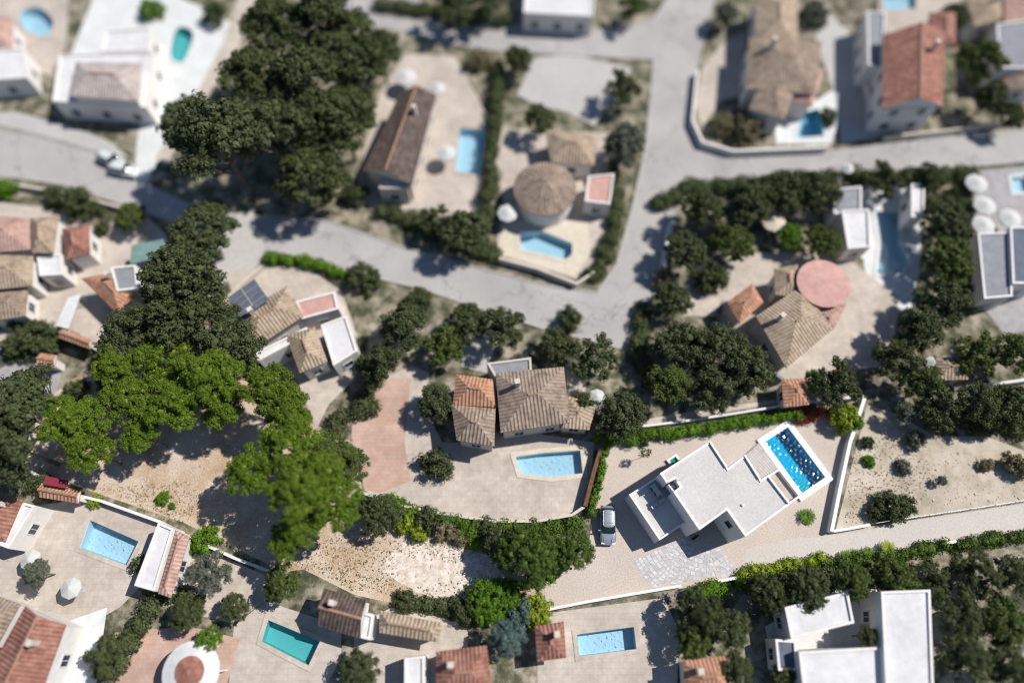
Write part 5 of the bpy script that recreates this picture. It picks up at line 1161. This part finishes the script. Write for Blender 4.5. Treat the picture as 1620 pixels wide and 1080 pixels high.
for px, py, r, m_, lb in ((642, 122, 2.0, 'canvas', 'large white parasol at the head of the dark brown long roof'), (692, 140, 1.5, 'canvas', 'smaller white parasol right of the large one by the long brown roof'), (803, 337, 1.7, 'canvas', 'white parasol at the corner of the cream pool terrace'),
                          (706, 242, 1.7, 'canvas', 'white parasol left of the rectangular blue pool'), (1341, 266, 1.1, 'canvas', 'small white parasol on the east road verge'), (1224, 350, 2.0, 'canvas_cream', 'cream parasol in the dry garden below the junction'),
                          (944, 628, 1.3, 'canvas', 'small white parasol above the round stone terrace'), (1545, 290, 1.9, 'canvas', 'white parasol at the top of the grey forecourt'), (1558, 325, 1.9, 'canvas', 'white parasol second in the grey forecourt row'),
                          (1556, 356, 1.9, 'canvas', 'white parasol third in the grey forecourt row'), (1598, 345, 1.9, 'canvas', 'white parasol right of the forecourt row'), (1560, 462, 1.3, 'canvas', 'small white parasol at the lower end of the slate roof'),
                          (1475, 574, 1.1, 'canvas', 'small white parasol left of the beige shed'), (1512, 556, 1.1, 'canvas', 'small white parasol behind the beige shed'), (582, 690, .1, 'canvas', 'x'),
                          (48, 885, 1.4, 'canvas', 'white parasol beside the grey palm like tree'), (112, 930, 1.4, 'canvas', 'white parasol near the big rust roof'), (1445, 312, 1.4, 'canvas', 'white parasol beside the narrow pool')):
    if lb != 'x': parasol(px, py, r * .8, lb, m_, group='parasols in the gardens')
car(176, 252, math.radians(60), M['white_paint'], 'white car parked on the left road, the rear one of two', group='cars parked on the left road')
car(196, 268, math.radians(75), M['white_paint'], 'white car parked on the left road right beside the terrace drive', group='cars parked on the left road')
# garden walls
for px_, w_, h_, m_, lb in (([(1104, 110), (1096, 190), (1112, 224), (1160, 238), (1310, 232)], .35, 1.2, 'stucco', 'curved white wall round the corner plot at the junction'),
                            ([(790, 408), (850, 424), (912, 448), (940, 430)], .3, 1.2, 'stucco_cream', 'cream wall under the long light blue pool terrace'),
                            ([(1062, 352), (1050, 420)], .5, 1.6, 'stucco', 'white gate wall on the lane south east of the junction'),
                            ([(1130, 515), (1180, 555), (1240, 600)], .4, 1.6, 'flat_grey', 'grey wall along the lower left side of the terracotta villa'),
                            ([(100, 778), (160, 792), (250, 824)], .3, 1.1, 'stucco', 'white wall between the clearing and the bottom left terrace'),
                            ([(0, 728), (40, 742), (60, 752)], .3, 1.1, 'stucco', 'short white wall at the left edge under the grey pine'),
                            ([(250, 824), (300, 850), (370, 882), (430, 905)], .3, 1.0, 'stucco', 'white wall continuing along the clearing to the shadow tip'),
                            ([(0, 288), (100, 304), (200, 330)], .3, 1.0, 'stucco_cream', 'cream wall along the south side of the left road'),
                            ([(1530, 612), (1580, 606), (1640, 598)], .3, 1.0, 'stucco', 'white wall with gaps at the right edge above the scrub'),
                            ([(1400, 216), (1500, 206), (1620, 188)], .3, 1.0, 'stucco_cream', 'cream wall along the north side of the east road'),
                            ([(414, 420), (380, 450), (350, 480)], .3, 1.0, 'stucco_cream', 'cream wall beside the drive of the solar panel house'),
                            ([(1370, 20), (1366, 110), (1392, 196)], .3, 1.2, 'stucco', 'pale wall left of the wide terracotta roof')):
    wall(px_, w_, h_, m_, lb)
